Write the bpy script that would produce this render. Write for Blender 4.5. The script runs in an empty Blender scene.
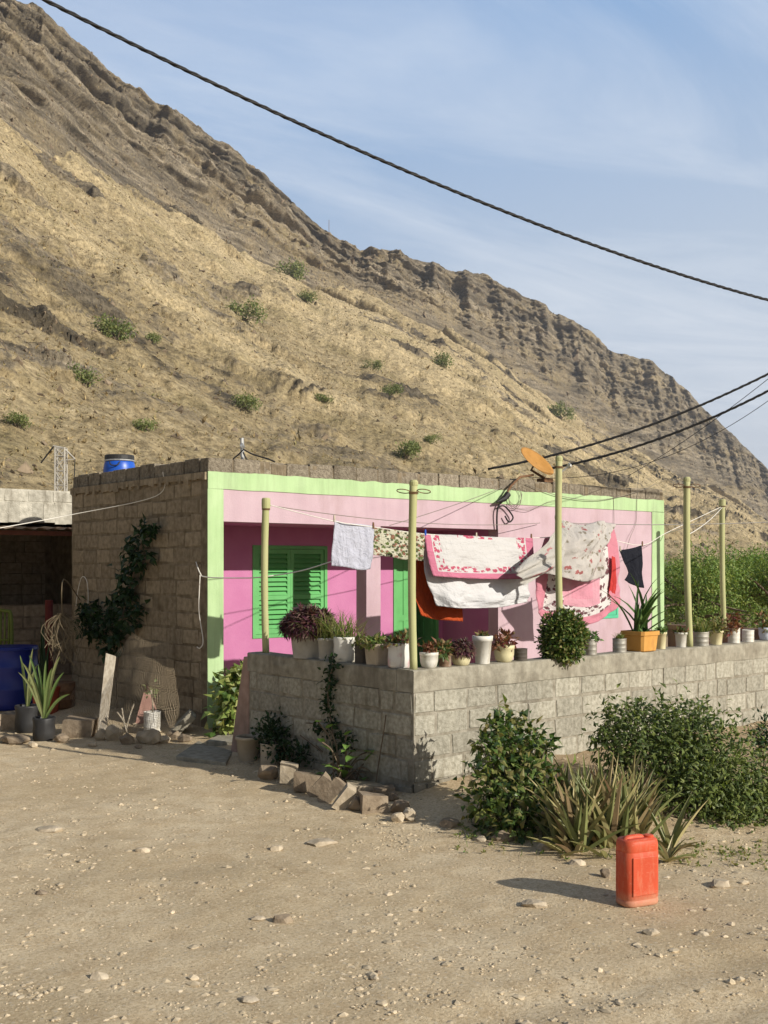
import bpy, math, random
import numpy as np
from mathutils import Vector, Matrix

C = bpy.context.scene.collection
sc = bpy.context.scene
R = math.radians

# ------------------------------------------------------------------ camera, world, sun, exposure
F, HOR, CX = 1100.0, 565.0, 384.0              # focal length in pixels, horizon row, centre column
CAM = Vector((-6.39, -7.167, 2.06))
YAW = R(40.17)
FW = Vector((math.sin(YAW), math.cos(YAW), 0)); RT = Vector((math.cos(YAW), -math.sin(YAW), 0)); UP = Vector((0, 0, 1))

cd = bpy.data.cameras.new("camera"); cam = bpy.data.objects.new("camera", cd); C.objects.link(cam)
cam.location = CAM; cam.rotation_euler = (R(90), 0, -YAW)
cd.sensor_fit = 'VERTICAL'; cd.sensor_height = 36.0; cd.lens = 36.0 * F / 1024.0
cd.shift_y = (HOR - 512.0) / 1024.0
cd.clip_start = 0.1; cd.clip_end = 9000
sc.camera = cam

SUN_TRAVEL = Vector((-0.29, 1.0, -0.50)).normalized()
SUN_EL = math.asin(-SUN_TRAVEL.z); SUN_ROT = math.atan2(-SUN_TRAVEL.x, -SUN_TRAVEL.y)
sd = bpy.data.lights.new("sun", 'SUN'); sd.energy = 5.0; sd.angle = R(0.55); sd.color = (1.0, 0.94, 0.84)
sun = bpy.data.objects.new("sun", sd); C.objects.link(sun); sun.location = (20, -40, 40)
sun.rotation_euler = SUN_TRAVEL.to_track_quat('-Z', 'Y').to_euler()

sc.view_settings.view_transform = 'Standard'; sc.view_settings.look = 'None'
sc.view_settings.exposure = 0.24; sc.view_settings.gamma = 1.0; sc.view_settings.use_curve_mapping = False
cy = sc.cycles
cy.max_bounces = 6; cy.diffuse_bounces = 5; cy.glossy_bounces = 2; cy.transmission_bounces = 3; cy.transparent_max_bounces = 12
cy.volume_bounces = 0
try:
    cy.use_denoising = True; cy.denoiser = 'OPENIMAGEDENOISE'
except Exception: pass

# ------------------------------------------------------------------ node helpers
class G:
    """Small wrapper for building node graphs."""
    def __init__(s, nt): s.nt = nt
    def n(s, t, **k):
        nd = s.nt.nodes.new(t)
        for a, v in k.items(): setattr(nd, a, v)
        return nd
    def put(s, sock, v):
        if v is None: return
        if hasattr(v, 'is_output') or isinstance(v, bpy.types.NodeSocket): s.nt.links.new(v, sock)
        else:
            if isinstance(v, (tuple, list)) and len(v) == 3 and sock.type == 'RGBA': v = (*v, 1)
            sock.default_value = v
    def m(s, op, a, b=None, c=None, clamp=False):
        nd = s.n('ShaderNodeMath', operation=op, use_clamp=clamp)
        s.put(nd.inputs[0], a); s.put(nd.inputs[1], b); s.put(nd.inputs[2], c)
        return nd.outputs[0]
    def mix(s, f, a, b, blend='MIX'):
        nd = s.n('ShaderNodeMix', data_type='RGBA', blend_type=blend)
        s.put(nd.inputs[0], f); s.put(nd.inputs[6], a); s.put(nd.inputs[7], b)
        return nd.outputs[2]
    def coord(s, kind='Object'): return s.n('ShaderNodeTexCoord').outputs[kind]
    def map(s, v, scale=(1, 1, 1), loc=(0, 0, 0), rot=(0, 0, 0)):
        nd = s.n('ShaderNodeMapping'); s.put(nd.inputs[0], v)
        nd.inputs['Scale'].default_value = scale; nd.inputs['Location'].default_value = loc; nd.inputs['Rotation'].default_value = rot
        return nd.outputs[0]
    def noise(s, v, scale, detail=5, rough=0.55, dist=0.0):
        nd = s.n('ShaderNodeTexNoise'); s.put(nd.inputs['Vector'], v)
        nd.inputs['Scale'].default_value = scale; nd.inputs['Detail'].default_value = detail
        nd.inputs['Roughness'].default_value = rough; nd.inputs['Distortion'].default_value = dist
        return nd.outputs[0]
    def voro(s, v, scale, feature='F1', out='Distance', rand=1.0):
        nd = s.n('ShaderNodeTexVoronoi', feature=feature); s.put(nd.inputs['Vector'], v)
        nd.inputs['Scale'].default_value = scale; nd.inputs['Randomness'].default_value = rand
        return nd.outputs[out]
    def ramp(s, f, stops, interp='LINEAR'):
        nd = s.n('ShaderNodeValToRGB'); s.put(nd.inputs[0], f); e = nd.color_ramp; e.interpolation = interp
        while len(e.elements) < len(stops): e.elements.new(0.5)
        for el, (p, c) in zip(e.elements, stops):
            el.position = p
            if isinstance(c, (int, float)): c = (c, c, c)
            el.color = (*c, 1)
        return nd.outputs[0]
    def sep(s, v):
        nd = s.n('ShaderNodeSeparateXYZ'); s.put(nd.inputs[0], v); return nd.outputs
    def island(s): return s.n('ShaderNodeNewGeometry').outputs['Random Per Island']
    def bump(s, h, strength, dist=0.01, normal=None):
        nd = s.n('ShaderNodeBump'); s.put(nd.inputs['Height'], h)
        nd.inputs['Strength'].default_value = strength; nd.inputs['Distance'].default_value = dist
        if normal is not None: s.put(nd.inputs['Normal'], normal)
        return nd.outputs[0]

def new_mat(name):
    m = bpy.data.materials.new(name); m.use_nodes = True
    nt = m.node_tree; g = G(nt); return m, g, nt.nodes['Principled BSDF'], nt.nodes['Material Output']

def pmat(name, c1, c2, scale=6.0, rough=0.8, bump=0.25, bscale=60.0, bdist=0.006, island=0.0, stretch=(1, 1, 1), spec=0.25,
         metal=0.0, detail=6, stain=None, lo=0.32, hi=0.68, stain_lo=0.55, stain_scale=2.2, drip=0.0):
    m, g, b, o = new_mat(name)
    co = g.coord('Object'); v = g.map(co, stretch)
    col = g.ramp(g.noise(v, scale, detail), [(lo, c1), (hi, c2)])
    if stain is not None:
        sv = g.map(co, (1.0, 1.0, 0.35))
        col = g.mix(g.ramp(g.noise(sv, stain_scale, 7, 0.65), [(stain_lo, 0.0), (stain_lo + 0.16, 0.85)]), col, stain)
    if drip:
        dn = g.noise(g.map(co, (7, 7, 0.45)), 1.0, 6, 0.7); col = g.mix(1.0, col, g.ramp(dn, [(0.40, 1.0 - drip), (0.56, 1.0)]), 'MULTIPLY')
    if island:
        f = g.m('MULTIPLY_ADD', g.island(), island, 1.0 - island / 2)
        col = g.mix(1.0, col, f, 'MULTIPLY')
    g.put(b.inputs['Base Color'], col)
    b.inputs['Roughness'].default_value = rough; b.inputs['Specular IOR Level'].default_value = spec; b.inputs['Metallic'].default_value = metal
    if bump: g.put(b.inputs['Normal'], g.bump(g.noise(v, bscale, 5), bump, bdist))
    return m

def leafmat(name, cols, rough=0.5, transl=0.25, spec=0.35, noise=0.25):
    """Foliage: colour changes from leaf to leaf; some light passes through."""
    m, g, b, o = new_mat(name)
    n = len(cols)
    col = g.ramp(g.island(), [((i + 0.5) / n, c) for i, c in enumerate(cols)])
    nz = g.m('MULTIPLY_ADD', g.noise(g.coord('Object'), 14, 3), noise * 2, 1 - noise)
    col = g.mix(1.0, col, nz, 'MULTIPLY')
    g.put(b.inputs['Base Color'], col); b.inputs['Roughness'].default_value = rough; b.inputs['Specular IOR Level'].default_value = spec
    t = g.n('ShaderNodeBsdfTranslucent'); g.put(t.inputs[0], g.mix(1.0, col, (1.25, 1.3, 0.6), 'MULTIPLY'))
    mx = g.n('ShaderNodeMixShader'); mx.inputs[0].default_value = transl
    g.nt.links.new(b.outputs[0], mx.inputs[1]); g.nt.links.new(t.outputs[0], mx.inputs[2]); g.nt.links.new(mx.outputs[0], o.inputs[0])
    return m

# ------------------------------------------------------------------ sky
w = bpy.data.worlds.new("World"); sc.world = w; w.use_nodes = True
g = G(w.node_tree); bg = w.node_tree.nodes['Background']
sky = g.n('ShaderNodeTexSky', sky_type='NISHITA', sun_disc=False, sun_elevation=SUN_EL, sun_rotation=SUN_ROT)
sky.air_density = 1.0; sky.dust_density = 1.6; sky.ozone_density = 1.4; sky.altitude = 50
dirv = g.coord('Generated')
d = g.sep(dirv)
# thin cirrus: wispy noise laid on a high flat layer (direction divided by its height)
zz = g.m('MAXIMUM', d[2], 0.06)
cv = g.n('ShaderNodeCombineXYZ'); g.put(cv.inputs[0], g.m('DIVIDE', d[0], zz)); g.put(cv.inputs[1], g.m('DIVIDE', d[1], zz))
c1 = g.noise(g.map(cv.outputs[0], (0.55, 1.5, 1), (2.3, 0.4, 0), (0, 0, R(28))), 1.0, 8, 0.62, 0.9)
c2 = g.noise(g.map(cv.outputs[0], (0.35, 0.5, 1), (0.2, 1.7, 0)), 0.8, 3, 0.5)
cm = g.m('MULTIPLY', g.ramp(c1, [(0.40, 0.0), (0.72, 1.0)]), g.ramp(c2, [(0.35, 0.25), (0.60, 1.0)]))
# added brightness on the mountain side of the sky, with pale haze low down
vb = g.n('ShaderNodeMapRange', interpolation_type='SMOOTHSTEP'); vb.inputs[1].default_value = 0.0; vb.inputs[2].default_value = 0.75
g.put(vb.inputs[0], g.m('ADD', g.m('MULTIPLY', d[0], FW.x), g.m('MULTIPLY', d[1], FW.y)))
veil = g.ramp(g.m('ADD', d[2], g.m('MULTIPLY', g.m('ADD', g.m('MULTIPLY', d[0], RT.x), g.m('MULTIPLY', d[1], RT.y)), -0.16)),
              [(0.0, (0.60, 0.66, 0.75)), (0.22, (0.46, 0.555, 0.69)), (0.42, (0.255, 0.41, 0.66)), (0.8, (0.12, 0.22, 0.48))])
vs_ = g.n('ShaderNodeVectorMath', operation='SCALE'); g.put(vs_.inputs[0], veil); vs_.inputs['Scale'].default_value = 18.0
skycol = g.mix(g.m('MULTIPLY', vb.outputs[0], 0.92), sky.outputs[0], vs_.outputs[0])
skycol = g.mix(g.m('MULTIPLY', cm, 0.8), skycol, g.mix(vb.outputs[0], (5.5, 6.0, 6.8), (13.2, 14.0, 15.2)))
g.put(bg.inputs[0], skycol); bg.inputs[1].default_value = 0.055

# ------------------------------------------------------------------ placing helpers
def ray(px, py): return FW + RT * ((px - CX) / F) + UP * ((HOR - py) / F)
def at_depth(px, py, dd): return CAM + ray(px, py) * dd
def on_y(px, py, Y): r = ray(px, py); return CAM + r * ((Y - CAM.y) / r.y)
def on_x(px, py, X): r = ray(px, py); return CAM + r * ((X - CAM.x) / r.x)
def on_z(px, py, Z=0.0): r = ray(px, py); return CAM + r * ((Z - CAM.z) / r.z)
def depth(p): return (Vector(p) - CAM).dot(FW)
def on_y_z(px, Y, Z):
    p = on_y(px, HOR, Y); return Vector((p.x, p.y, Z))
def on_x_z(px, X, Z):
    p = on_x(px, HOR, X); return Vector((p.x, p.y, Z))

# ------------------------------------------------------------------ noise in numpy
def _h(ix, iy, seed):
    a = (ix.astype(np.int64) * 374761393 + iy.astype(np.int64) * 668265263 + seed * 974711) & 0xFFFFFFFF
    a = ((a ^ (a >> 13)) * 1274126177) & 0xFFFFFFFF
    a = ((a ^ (a >> 16)) * 2246822519) & 0xFFFFFFFF
    return ((a ^ (a >> 15)) & 0xFFFFFF) / float(0xFFFFFF)
def vn(x, y, seed=0):
    x = np.asarray(x, float); y = np.asarray(y, float)
    ix = np.floor(x); iy = np.floor(y); fx = x - ix; fy = y - iy
    fx = fx * fx * fx * (fx * (fx * 6 - 15) + 10); fy = fy * fy * fy * (fy * (fy * 6 - 15) + 10)
    a = _h(ix, iy, seed); b = _h(ix + 1, iy, seed); c = _h(ix, iy + 1, seed); e = _h(ix + 1, iy + 1, seed)
    return (a * (1 - fx) + b * fx) * (1 - fy) + (c * (1 - fx) + e * fx) * fy
def fbm(x, y, octv=5, seed=0, gain=0.5):
    s = 0; a = 1; t = 0
    for i in range(octv):
        s = s + a * (vn(x * 2.03 ** i + 17.3 * i, y * 2.03 ** i - 9.1 * i, seed + i) * 2 - 1); t += a; a *= gain
    return s / t
def ridged(x, y, octv=5, seed=0, gain=0.55):
    s = 0; a = 1; t = 0
    for i in range(octv):
        s = s + a * (1 - np.abs(vn(x * 2.03 ** i + 5.3 * i, y * 2.03 ** i + 3.1 * i, seed + i) * 2 - 1)); t += a; a *= gain
    return s / t
def sstep(a, b, x):
    t = np.clip((np.asarray(x, float) - a) / (b - a), 0, 1); return t * t * (3 - 2 * t)

# ------------------------------------------------------------------ mesh builder
WLOC = {}
class MB:
    """Collects shapes (world coordinates) and links them as ONE mesh object."""
    def __init__(s): s.v = []; s.f = []; s.mi = []; s.uv = []
    def add(s, vs, fs, mi=0):
        o = len(s.v); s.v.extend([tuple(p) for p in vs]); s.f.extend([tuple(o + i for i in f) for f in fs]); s.mi.extend([mi] * len(fs))
    def box(s, c, size, rot=None, mi=0, taper=1.0):
        hx, hy, hz = size[0] / 2, size[1] / 2, size[2] / 2
        vs = [Vector((x * hx * (taper if z > 0 else 1), y * hy * (taper if z > 0 else 1), z * hz)) for z in (-1, 1) for y in (-1, 1) for x in (-1, 1)]
        if rot is not None: vs = [rot @ p for p in vs]
        c = Vector(c); vs = [p + c for p in vs]
        s.add(vs, [(0, 2, 3, 1), (4, 5, 7, 6), (0, 1, 5, 4), (2, 6, 7, 3), (0, 4, 6, 2), (1, 3, 7, 5)], mi)
    def span(s, a, b, mi=0):
        s.box([(a[i] + b[i]) / 2 for i in range(3)], [abs(b[i] - a[i]) for i in range(3)], mi=mi)
    def tube(s, pts, r, n=8, mi=0, cap=True):
        pts = [Vector(p) for p in pts]; k = len(pts)
        rr = r if hasattr(r, '__len__') else [r] * k
        ref = None; rings = []
        for i in range(k):
            t = (pts[min(i + 1, k - 1)] - pts[max(i - 1, 0)])
            t = t.normalized() if t.length > 1e-9 else Vector((0, 0, 1))
            if ref is None: ref = Vector((1, 0, 0)) if abs(t.x) < 0.8 else Vector((0, 1, 0))
            a = (ref - t * ref.dot(t)).normalized(); b = t.cross(a); ref = a
            rings.append([pts[i] + (a * math.cos(2 * math.pi * j / n) + b * math.sin(2 * math.pi * j / n)) * rr[i] for j in range(n)])
        fs = [(i * n + j, i * n + (j + 1) % n, (i + 1) * n + (j + 1) % n, (i + 1) * n + j) for i in range(k - 1) for j in range(n)]
        if cap: fs += [tuple(range(n - 1, -1, -1)), tuple((k - 1) * n + j for j in range(n))]
        s.add([p for q in rings for p in q], fs, mi)
    def lathe(s, c, prof, n=20, mi=0, sq=0.0, jit=0.0, rng=None, caps=True):
        """Profile of (radius, height); sq>0 squares the outline."""
        c = Vector(c); vs = []
        for (r, z) in prof:
            for j in range(n):
                a = 2 * math.pi * (j + 0.5) / n; k = 1.0
                if sq: k = 1 + sq * ((1 / max(abs(math.cos(a)), abs(math.sin(a)))) - 1)
                if jit: k *= 1 + rng.uniform(-jit, jit)
                vs.append(c + Vector((math.cos(a) * r * k, math.sin(a) * r * k, z)))
        m = len(prof)
        fs = [(i * n + j, i * n + (j + 1) % n, (i + 1) * n + (j + 1) % n, (i + 1) * n + j) for i in range(m - 1) for j in range(n)]
        if caps:
            fs += [tuple(range(n - 1, -1, -1)), tuple((m - 1) * n + j for j in range(n))]
        s.add(vs, fs, mi)
    def prism(s, poly, h0, h1, axis='z', mi=0):
        """Extrude a 2D outline along an axis: 'x' -> (y,z) outline, 'y' -> (x,z) outline, 'z' -> (x,y) outline."""
        def P(p, h): return {'x': (h, p[0], p[1]), 'y': (p[0], h, p[1]), 'z': (p[0], p[1], h)}[axis]
        n = len(poly); vs = [P(p, h0) for p in poly] + [P(p, h1) for p in poly]
        s.add(vs, [tuple(range(n - 1, -1, -1)), tuple(range(n, 2 * n))] + [(i, (i + 1) % n, n + (i + 1) % n, n + i) for i in range(n)], mi)
    def rock(s, c, size, rng, rot=None, sub=1, rough=0.22, mi=0, boxy=0.0):
        """A broken stone: the convex hull of scattered points, squarer the higher 'boxy' is."""
        import bmesh
        bm = bmesh.new()
        if boxy >= 0.5: base = [Vector((x, y, z)) * rng.uniform(.66, 1.0) for x in (-1, 1) for y in (-1, 1) for z in (-1, 1)] + [Vector([rng.uniform(-1, 1) for _ in range(3)]).normalized() * 1.05 for _ in range(7)]
        else: base = [Vector([rng.gauss(0, 1) for _ in range(3)]).normalized() * rng.uniform(.82, 1.0) for _ in range(26)]
        for q in base:
            q = Vector((max(-1, min(1, q.x * 1.12)), max(-1, min(1, q.y * 1.12)), max(-1, min(1, q.z * 1.12))))
            q = Vector((q.x * size[0], q.y * size[1], q.z * size[2])) * 0.5
            if rot is not None: q = rot @ q
            bm.verts.new(q + Vector(c))
        bmesh.ops.convex_hull(bm, input=bm.verts); bmesh.ops.delete(bm, geom=[v for v in bm.verts if not v.link_faces], context='VERTS')
        bm.verts.index_update(); s.add([tuple(v.co) for v in bm.verts], [tuple(v.index for v in f.verts) for f in bm.faces], mi); bm.free()
    def lump(s, c, size, rng, rot=None, sub=1, rough=0.22, mi=0, boxy=0.0):
        vs, fs = ICO[sub]
        ph = [rng.uniform(0, 50) for _ in range(2)]
        out = []
        for p in vs:
            q = Vector(p)
            if boxy:
                mxx = max(abs(q.x), abs(q.y), abs(q.z)); q = q.lerp(q / mxx * 0.8, boxy)
            k = 1 + rough * float(fbm(q.x * 1.4 + ph[0] + q.z, q.y * 1.4 + ph[1] - q.z * 0.7, 3, 5)) * 2
            q = Vector((q.x * size[0], q.y * size[1], q.z * size[2])) * (0.5 * k)
            if rot is not None: q = rot @ q
            out.append(q + Vector(c))
        s.add(out, fs, mi)
    def leaves(s, P, D, N, L, Wd, curl=0.15, fold=0.18, mi=0):
        P = np.asarray(P, float); D = np.asarray(D, float); N = np.asarray(N, float); n = len(P)
        L = np.broadcast_to(np.asarray(L, float), (n,))[:, None]; Wd = np.broadcast_to(np.asarray(Wd, float), (n,))[:, None]
        D = D / (np.linalg.norm(D, axis=1, keepdims=True) + 1e-9)
        S = np.cross(D, N); S /= (np.linalg.norm(S, axis=1, keepdims=True) + 1e-9); U = np.cross(S, D)
        mid = P + D * L * 0.5 + U * L * curl * 0.35
        tip = P + D * L - U * L * curl
        a = P + D * L * 0.42 + S * Wd * 0.5 + U * Wd * fold; b = P + D * L * 0.42 - S * Wd * 0.5 + U * Wd * fold
        V = np.stack([P, a, mid, b, tip], 1).reshape(-1, 3)
        o = len(s.v); s.v.extend(map(tuple, V.tolist()))
        base = (np.arange(n) * 5 + o)[:, None, None]
        Fc = (base + np.array([(0, 3, 2), (0, 2, 1), (2, 3, 4), (2, 4, 1)])[None]).reshape(-1, 3)
        s.f.extend(map(tuple, Fc.tolist())); s.mi.extend([mi] * len(Fc))
    def blade(s, base, az, tilt, L, Wd, droop=0.6, seg=6, rng=None, mi=0, keel=0.25, twist=0.0, point=0.75, thick=0.0):
        """A strap leaf that leaves its base at 'tilt' from the vertical and bends over."""
        p = Vector(base); out = Vector((math.cos(az), math.sin(az), 0)); side = Vector((-math.sin(az), math.cos(az), 0))
        a = tilt; rows = []
        for i in range(seg + 1):
            t = i / seg
            wd = Wd * (0.75 + 0.5 * t if t < 0.3 else 0.9) * max(0.0, 1 - max(0.0, (t - (1 - point)) / point) ** 1.6) * 0.5
            dv = out * math.sin(a) + Vector((0, 0, 1)) * math.cos(a); nv = Vector((0, 0, 1)) * math.sin(a) - out * math.cos(a)
            sd2 = side * math.cos(twist * t) + nv * math.sin(twist * t)
            rows.append([p + sd2 * wd + nv * wd * keel * 2, p - nv * thick * wd, p - sd2 * wd + nv * wd * keel * 2])
            p = p + dv * (L / seg); a += droop / seg * (0.4 + 1.2 * t)
        s.add([q for r_ in rows for q in r_], [(i * 3 + j, i * 3 + j + 1, (i + 1) * 3 + j + 1, (i + 1) * 3 + j) for i in range(seg) for j in range(2)], mi)
    def grid(s, pts, uv=True, mi=0):
        """pts[row][col] -> quads, with UVs across the sheet."""
        nr, nc = len(pts), len(pts[0]); o = len(s.v)
        s.v.extend([tuple(p) for r_ in pts for p in r_])
        for i in range(nr - 1):
            for j in range(nc - 1):
                s.f.append((o + i * nc + j, o + i * nc + j + 1, o + (i + 1) * nc + j + 1, o + (i + 1) * nc + j)); s.mi.append(mi)
                s.uv.append([(jj / (nc - 1), 1 - ii / (nr - 1)) for ii, jj in ((i, j), (i, j + 1), (i + 1, j + 1), (i + 1, j))])
    def build(s, name, mats, parent=None, origin=None, smooth=False, bevel=0.0, solid=0.0, bseg=2):
        me = bpy.data.meshes.new(name); ob = bpy.data.objects.new(name, me); C.objects.link(ob)
        if origin is None: org = WLOC[parent.name] if parent is not None else Vector((0, 0, 0))
        else: org = Vector(origin)
        V = np.array(s.v, float) - np.array(org)
        me.from_pydata(V.tolist(), [], s.f)
        for m in (mats if isinstance(mats, (list, tuple)) else [mats]): me.materials.append(m)
        if any(s.mi): me.polygons.foreach_set('material_index', s.mi)
        if s.uv and len(s.uv) == len(s.f):
            ul = me.uv_layers.new(name='UVMap'); ul.data.foreach_set('uv', np.array([c for q in s.uv for c in q], float).ravel())
        if smooth: me.polygons.foreach_set('use_smooth', [True] * len(me.polygons))
        me.update()
        if parent is not None:
            ob.parent = parent; ob.location = org - WLOC[parent.name]
        else: ob.location = org
        WLOC[ob.name] = Vector(org)
        if solid:
            md = ob.modifiers.new('solid', 'SOLIDIFY'); md.thickness = solid; md.offset = 0
        if bevel:
            md = ob.modifiers.new('bevel', 'BEVEL'); md.width = bevel; md.segments = bseg; md.limit_method = 'ANGLE'; md.angle_limit = R(35)
        return ob

def _ico(sub):
    import bmesh
    bm = bmesh.new(); bmesh.ops.create_icosphere(bm, subdivisions=sub + 1, radius=1.0)
    vs = [tuple(v.co) for v in bm.verts]; fs = [tuple(v.index for v in f.verts) for f in bm.faces]; bm.free(); return vs, fs
ICO = {i: _ico(i) for i in range(0, 4)}

def tag(o, label, cat=None, group=None, kind=None):
    o['label'] = label
    if cat: o['category'] = cat
    if group: o['group'] = group
    if kind: o['kind'] = kind
    return o
def thing(name, loc, label, cat, group=None, kind=None):
    o = bpy.data.objects.new(name, None); C.objects.link(o); o.location = loc; o.empty_display_size = 0.1
    WLOC[o.name] = Vector(loc); return tag(o, label, cat, group, kind)
def copy_thing(o, loc, rz=0.0, scale=1.0, label=None):
    c = o.copy(); C.objects.link(c); c.location = loc; c.rotation_euler.z = rz; c.scale = (scale,) * 3; WLOC[c.name] = Vector(loc)
    if label: c['label'] = label
    for ch in o.children:
        k = ch.copy(); C.objects.link(k); k.parent = c
    return c

def sag_line(a, b, sag, n=24, t0=0.0, t1=1.0):
    a = Vector(a); b = Vector(b); out = []
    for i in range(n + 1):
        t = t0 + (t1 - t0) * i / n; p = a.lerp(b, t); p = a + (b - a) * t; p.z -= sag * 4 * t * (1 - t); out.append(p)
    return out
def smooth_path(pts, n=6):
    pts = [Vector(p) for p in pts]; P = [pts[0]] + pts + [pts[-1]]; out = []
    for i in range(1, len(P) - 2):
        for k in range(n):
            t = k / n; a, b, c, d_ = P[i - 1], P[i], P[i + 1], P[i + 2]
            out.append(0.5 * ((2 * b) + (c - a) * t + (2 * a - 5 * b + 4 * c - d_) * t * t + (3 * b - a - 3 * c + d_) * t ** 3))
    return out + [pts[-1]]

# ================================================================== THE GROUND
RUTS = [(*on_z(430, 1030)[:2], *on_z(768, 962)[:2], .13, .012), (*on_z(560, 1060)[:2], *on_z(800, 1000)[:2], .13, .012), (*on_z(-60, 880)[:2], *on_z(420, 858)[:2], .22, .003), (*on_z(-60, 838)[:2], *on_z(330, 832)[:2], .22, .003)]
def gz(x, y):
    x = np.asarray(x, float); y = np.asarray(y, float)
    z = 0.018 * fbm(x * 0.45, y * 0.45, 3, 3) + 0.014 * fbm(x * 1.9, y * 1.9, 3, 11)
    bank = sstep(-2.9, -0.5, y) * sstep(-0.6, 1.2, x) * sstep(30, 12, x)
    z = z + 0.20 * bank + 0.05 * bank * fbm(x * 1.3, y * 1.3, 3, 21)
    for (ax, ay, bx, by, wd, dp) in RUTS:
        dx, dy = bx - ax, by - ay; ll = math.hypot(dx, dy); q = ((x - ax) * dy - (y - ay) * dx) / ll + .10 * np.sin(((x - ax) * dx + (y - ay) * dy) / ll * .8)
        z = z - dp * np.exp(-(q / wd) ** 2) + .45 * dp * (np.exp(-((q - 1.6 * wd) / (.7 * wd)) ** 2) + np.exp(-((q + 1.6 * wd) / (.7 * wd)) ** 2))
    # a little heap of earth along the old wall and the rubble
    z = z + 0.07 * np.exp(-((x - 0.1) / 0.55) ** 2) * sstep(4.0, 5.0, y) * sstep(8.2, 7.6, y) * sstep(0.46, 0.2, x)
    far = np.hypot(x - CAM.x, y - CAM.y)
    return z * sstep(90, 40, far) + 1.2 * fbm(x * 0.02, y * 0.02, 3, 40) * sstep(30, 80, far)
def gzf(x, y): return float(gz(x, y))
def on_g(px, py):
    p = on_z(px, py, 0.0)
    for _ in range(6): p = on_z(px, py, gzf(p.x, p.y))
    return p

def axis(c, near, step, far_ext):
    a = list(np.arange(c - near, c + near + 1e-6, step)); s = step
    hi = a[-1]; lo = a[0]
    while hi < far_ext: s *= 1.22; hi += s; lo -= s; a.append(hi); a.insert(0, lo)
    return np.array(a)
gx = axis(-0.5, 7.5, 0.075, 2600); gy = axis(-1.0, 8.0, 0.075, 2600)
X, Y = np.meshgrid(gx, gy)
hf = 0.008 * fbm(X * 7, Y * 7, 3, 61) * sstep(20, 9, np.hypot(X, Y)) + 0.006 * np.maximum(0, fbm(X * 14, Y * 14, 2, 71)) * sstep(14, 8, np.hypot(X, Y))
Z = gz(X, Y) + hf
nx, ny = len(gx), len(gy)
idx = np.arange(nx * ny).reshape(ny, nx)
quads = np.stack([idx[:-1, :-1], idx[:-1, 1:], idx[1:, 1:], idx[1:, :-1]], -1).reshape(-1, 4)
m, g, b, o = new_mat('dusty_earth')
co = g.coord('Object')
n1 = g.noise(co, 0.55, 7, 0.6); n2 = g.noise(co, 5.0, 8, 0.7); n3 = g.noise(co, 48, 7, 0.8)
col = g.ramp(n1, [(0.36, (0.50, 0.395, 0.245)), (0.52, (0.625, 0.505, 0.33)), (0.66, (0.70, 0.585, 0.40))])
col = g.mix(g.ramp(n2, [(0.42, 0.0), (0.66, 0.8)]), col, (0.46, 0.345, 0.205))
col = g.mix(g.ramp(n3, [(0.38, 0.8), (0.50, 0.0)]), col, (0.32, 0.235, 0.138))
col = g.mix(g.ramp(n3, [(0.54, 0.0), (0.68, 0.7)]), col, (0.78, 0.67, 0.49))
vd = g.voro(g.map(co, (1, 1, 1)), 26.0); vc = g.voro(co, 26.0, out='Color')
peb = g.m('MULTIPLY', g.m('LESS_THAN', vd, 0.24), g.m('GREATER_THAN', g.sep(vc)[0], 0.62))
col = g.mix(g.m('MULTIPLY', peb, 0.55), col, (0.55, 0.48, 0.365))
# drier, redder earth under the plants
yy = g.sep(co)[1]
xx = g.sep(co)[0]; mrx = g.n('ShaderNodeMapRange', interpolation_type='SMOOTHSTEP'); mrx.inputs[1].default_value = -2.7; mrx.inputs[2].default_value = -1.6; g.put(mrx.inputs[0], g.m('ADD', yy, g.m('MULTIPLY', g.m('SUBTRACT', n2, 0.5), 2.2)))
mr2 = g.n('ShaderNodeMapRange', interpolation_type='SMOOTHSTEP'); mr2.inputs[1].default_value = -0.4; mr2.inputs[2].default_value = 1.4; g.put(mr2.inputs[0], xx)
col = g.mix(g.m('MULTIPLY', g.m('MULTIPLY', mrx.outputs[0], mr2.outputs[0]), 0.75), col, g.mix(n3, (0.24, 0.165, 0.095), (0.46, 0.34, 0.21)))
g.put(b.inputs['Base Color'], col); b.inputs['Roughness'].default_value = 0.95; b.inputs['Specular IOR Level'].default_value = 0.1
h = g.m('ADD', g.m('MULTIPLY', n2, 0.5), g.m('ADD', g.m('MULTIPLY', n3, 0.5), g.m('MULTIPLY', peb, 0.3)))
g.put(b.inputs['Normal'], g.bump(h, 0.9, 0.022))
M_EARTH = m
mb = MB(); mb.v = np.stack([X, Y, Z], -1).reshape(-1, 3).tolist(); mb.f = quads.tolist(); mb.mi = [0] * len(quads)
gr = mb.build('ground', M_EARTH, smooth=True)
tag(gr, 'dry dusty earth yard and track in front of the pink house', 'ground', kind='structure')

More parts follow.
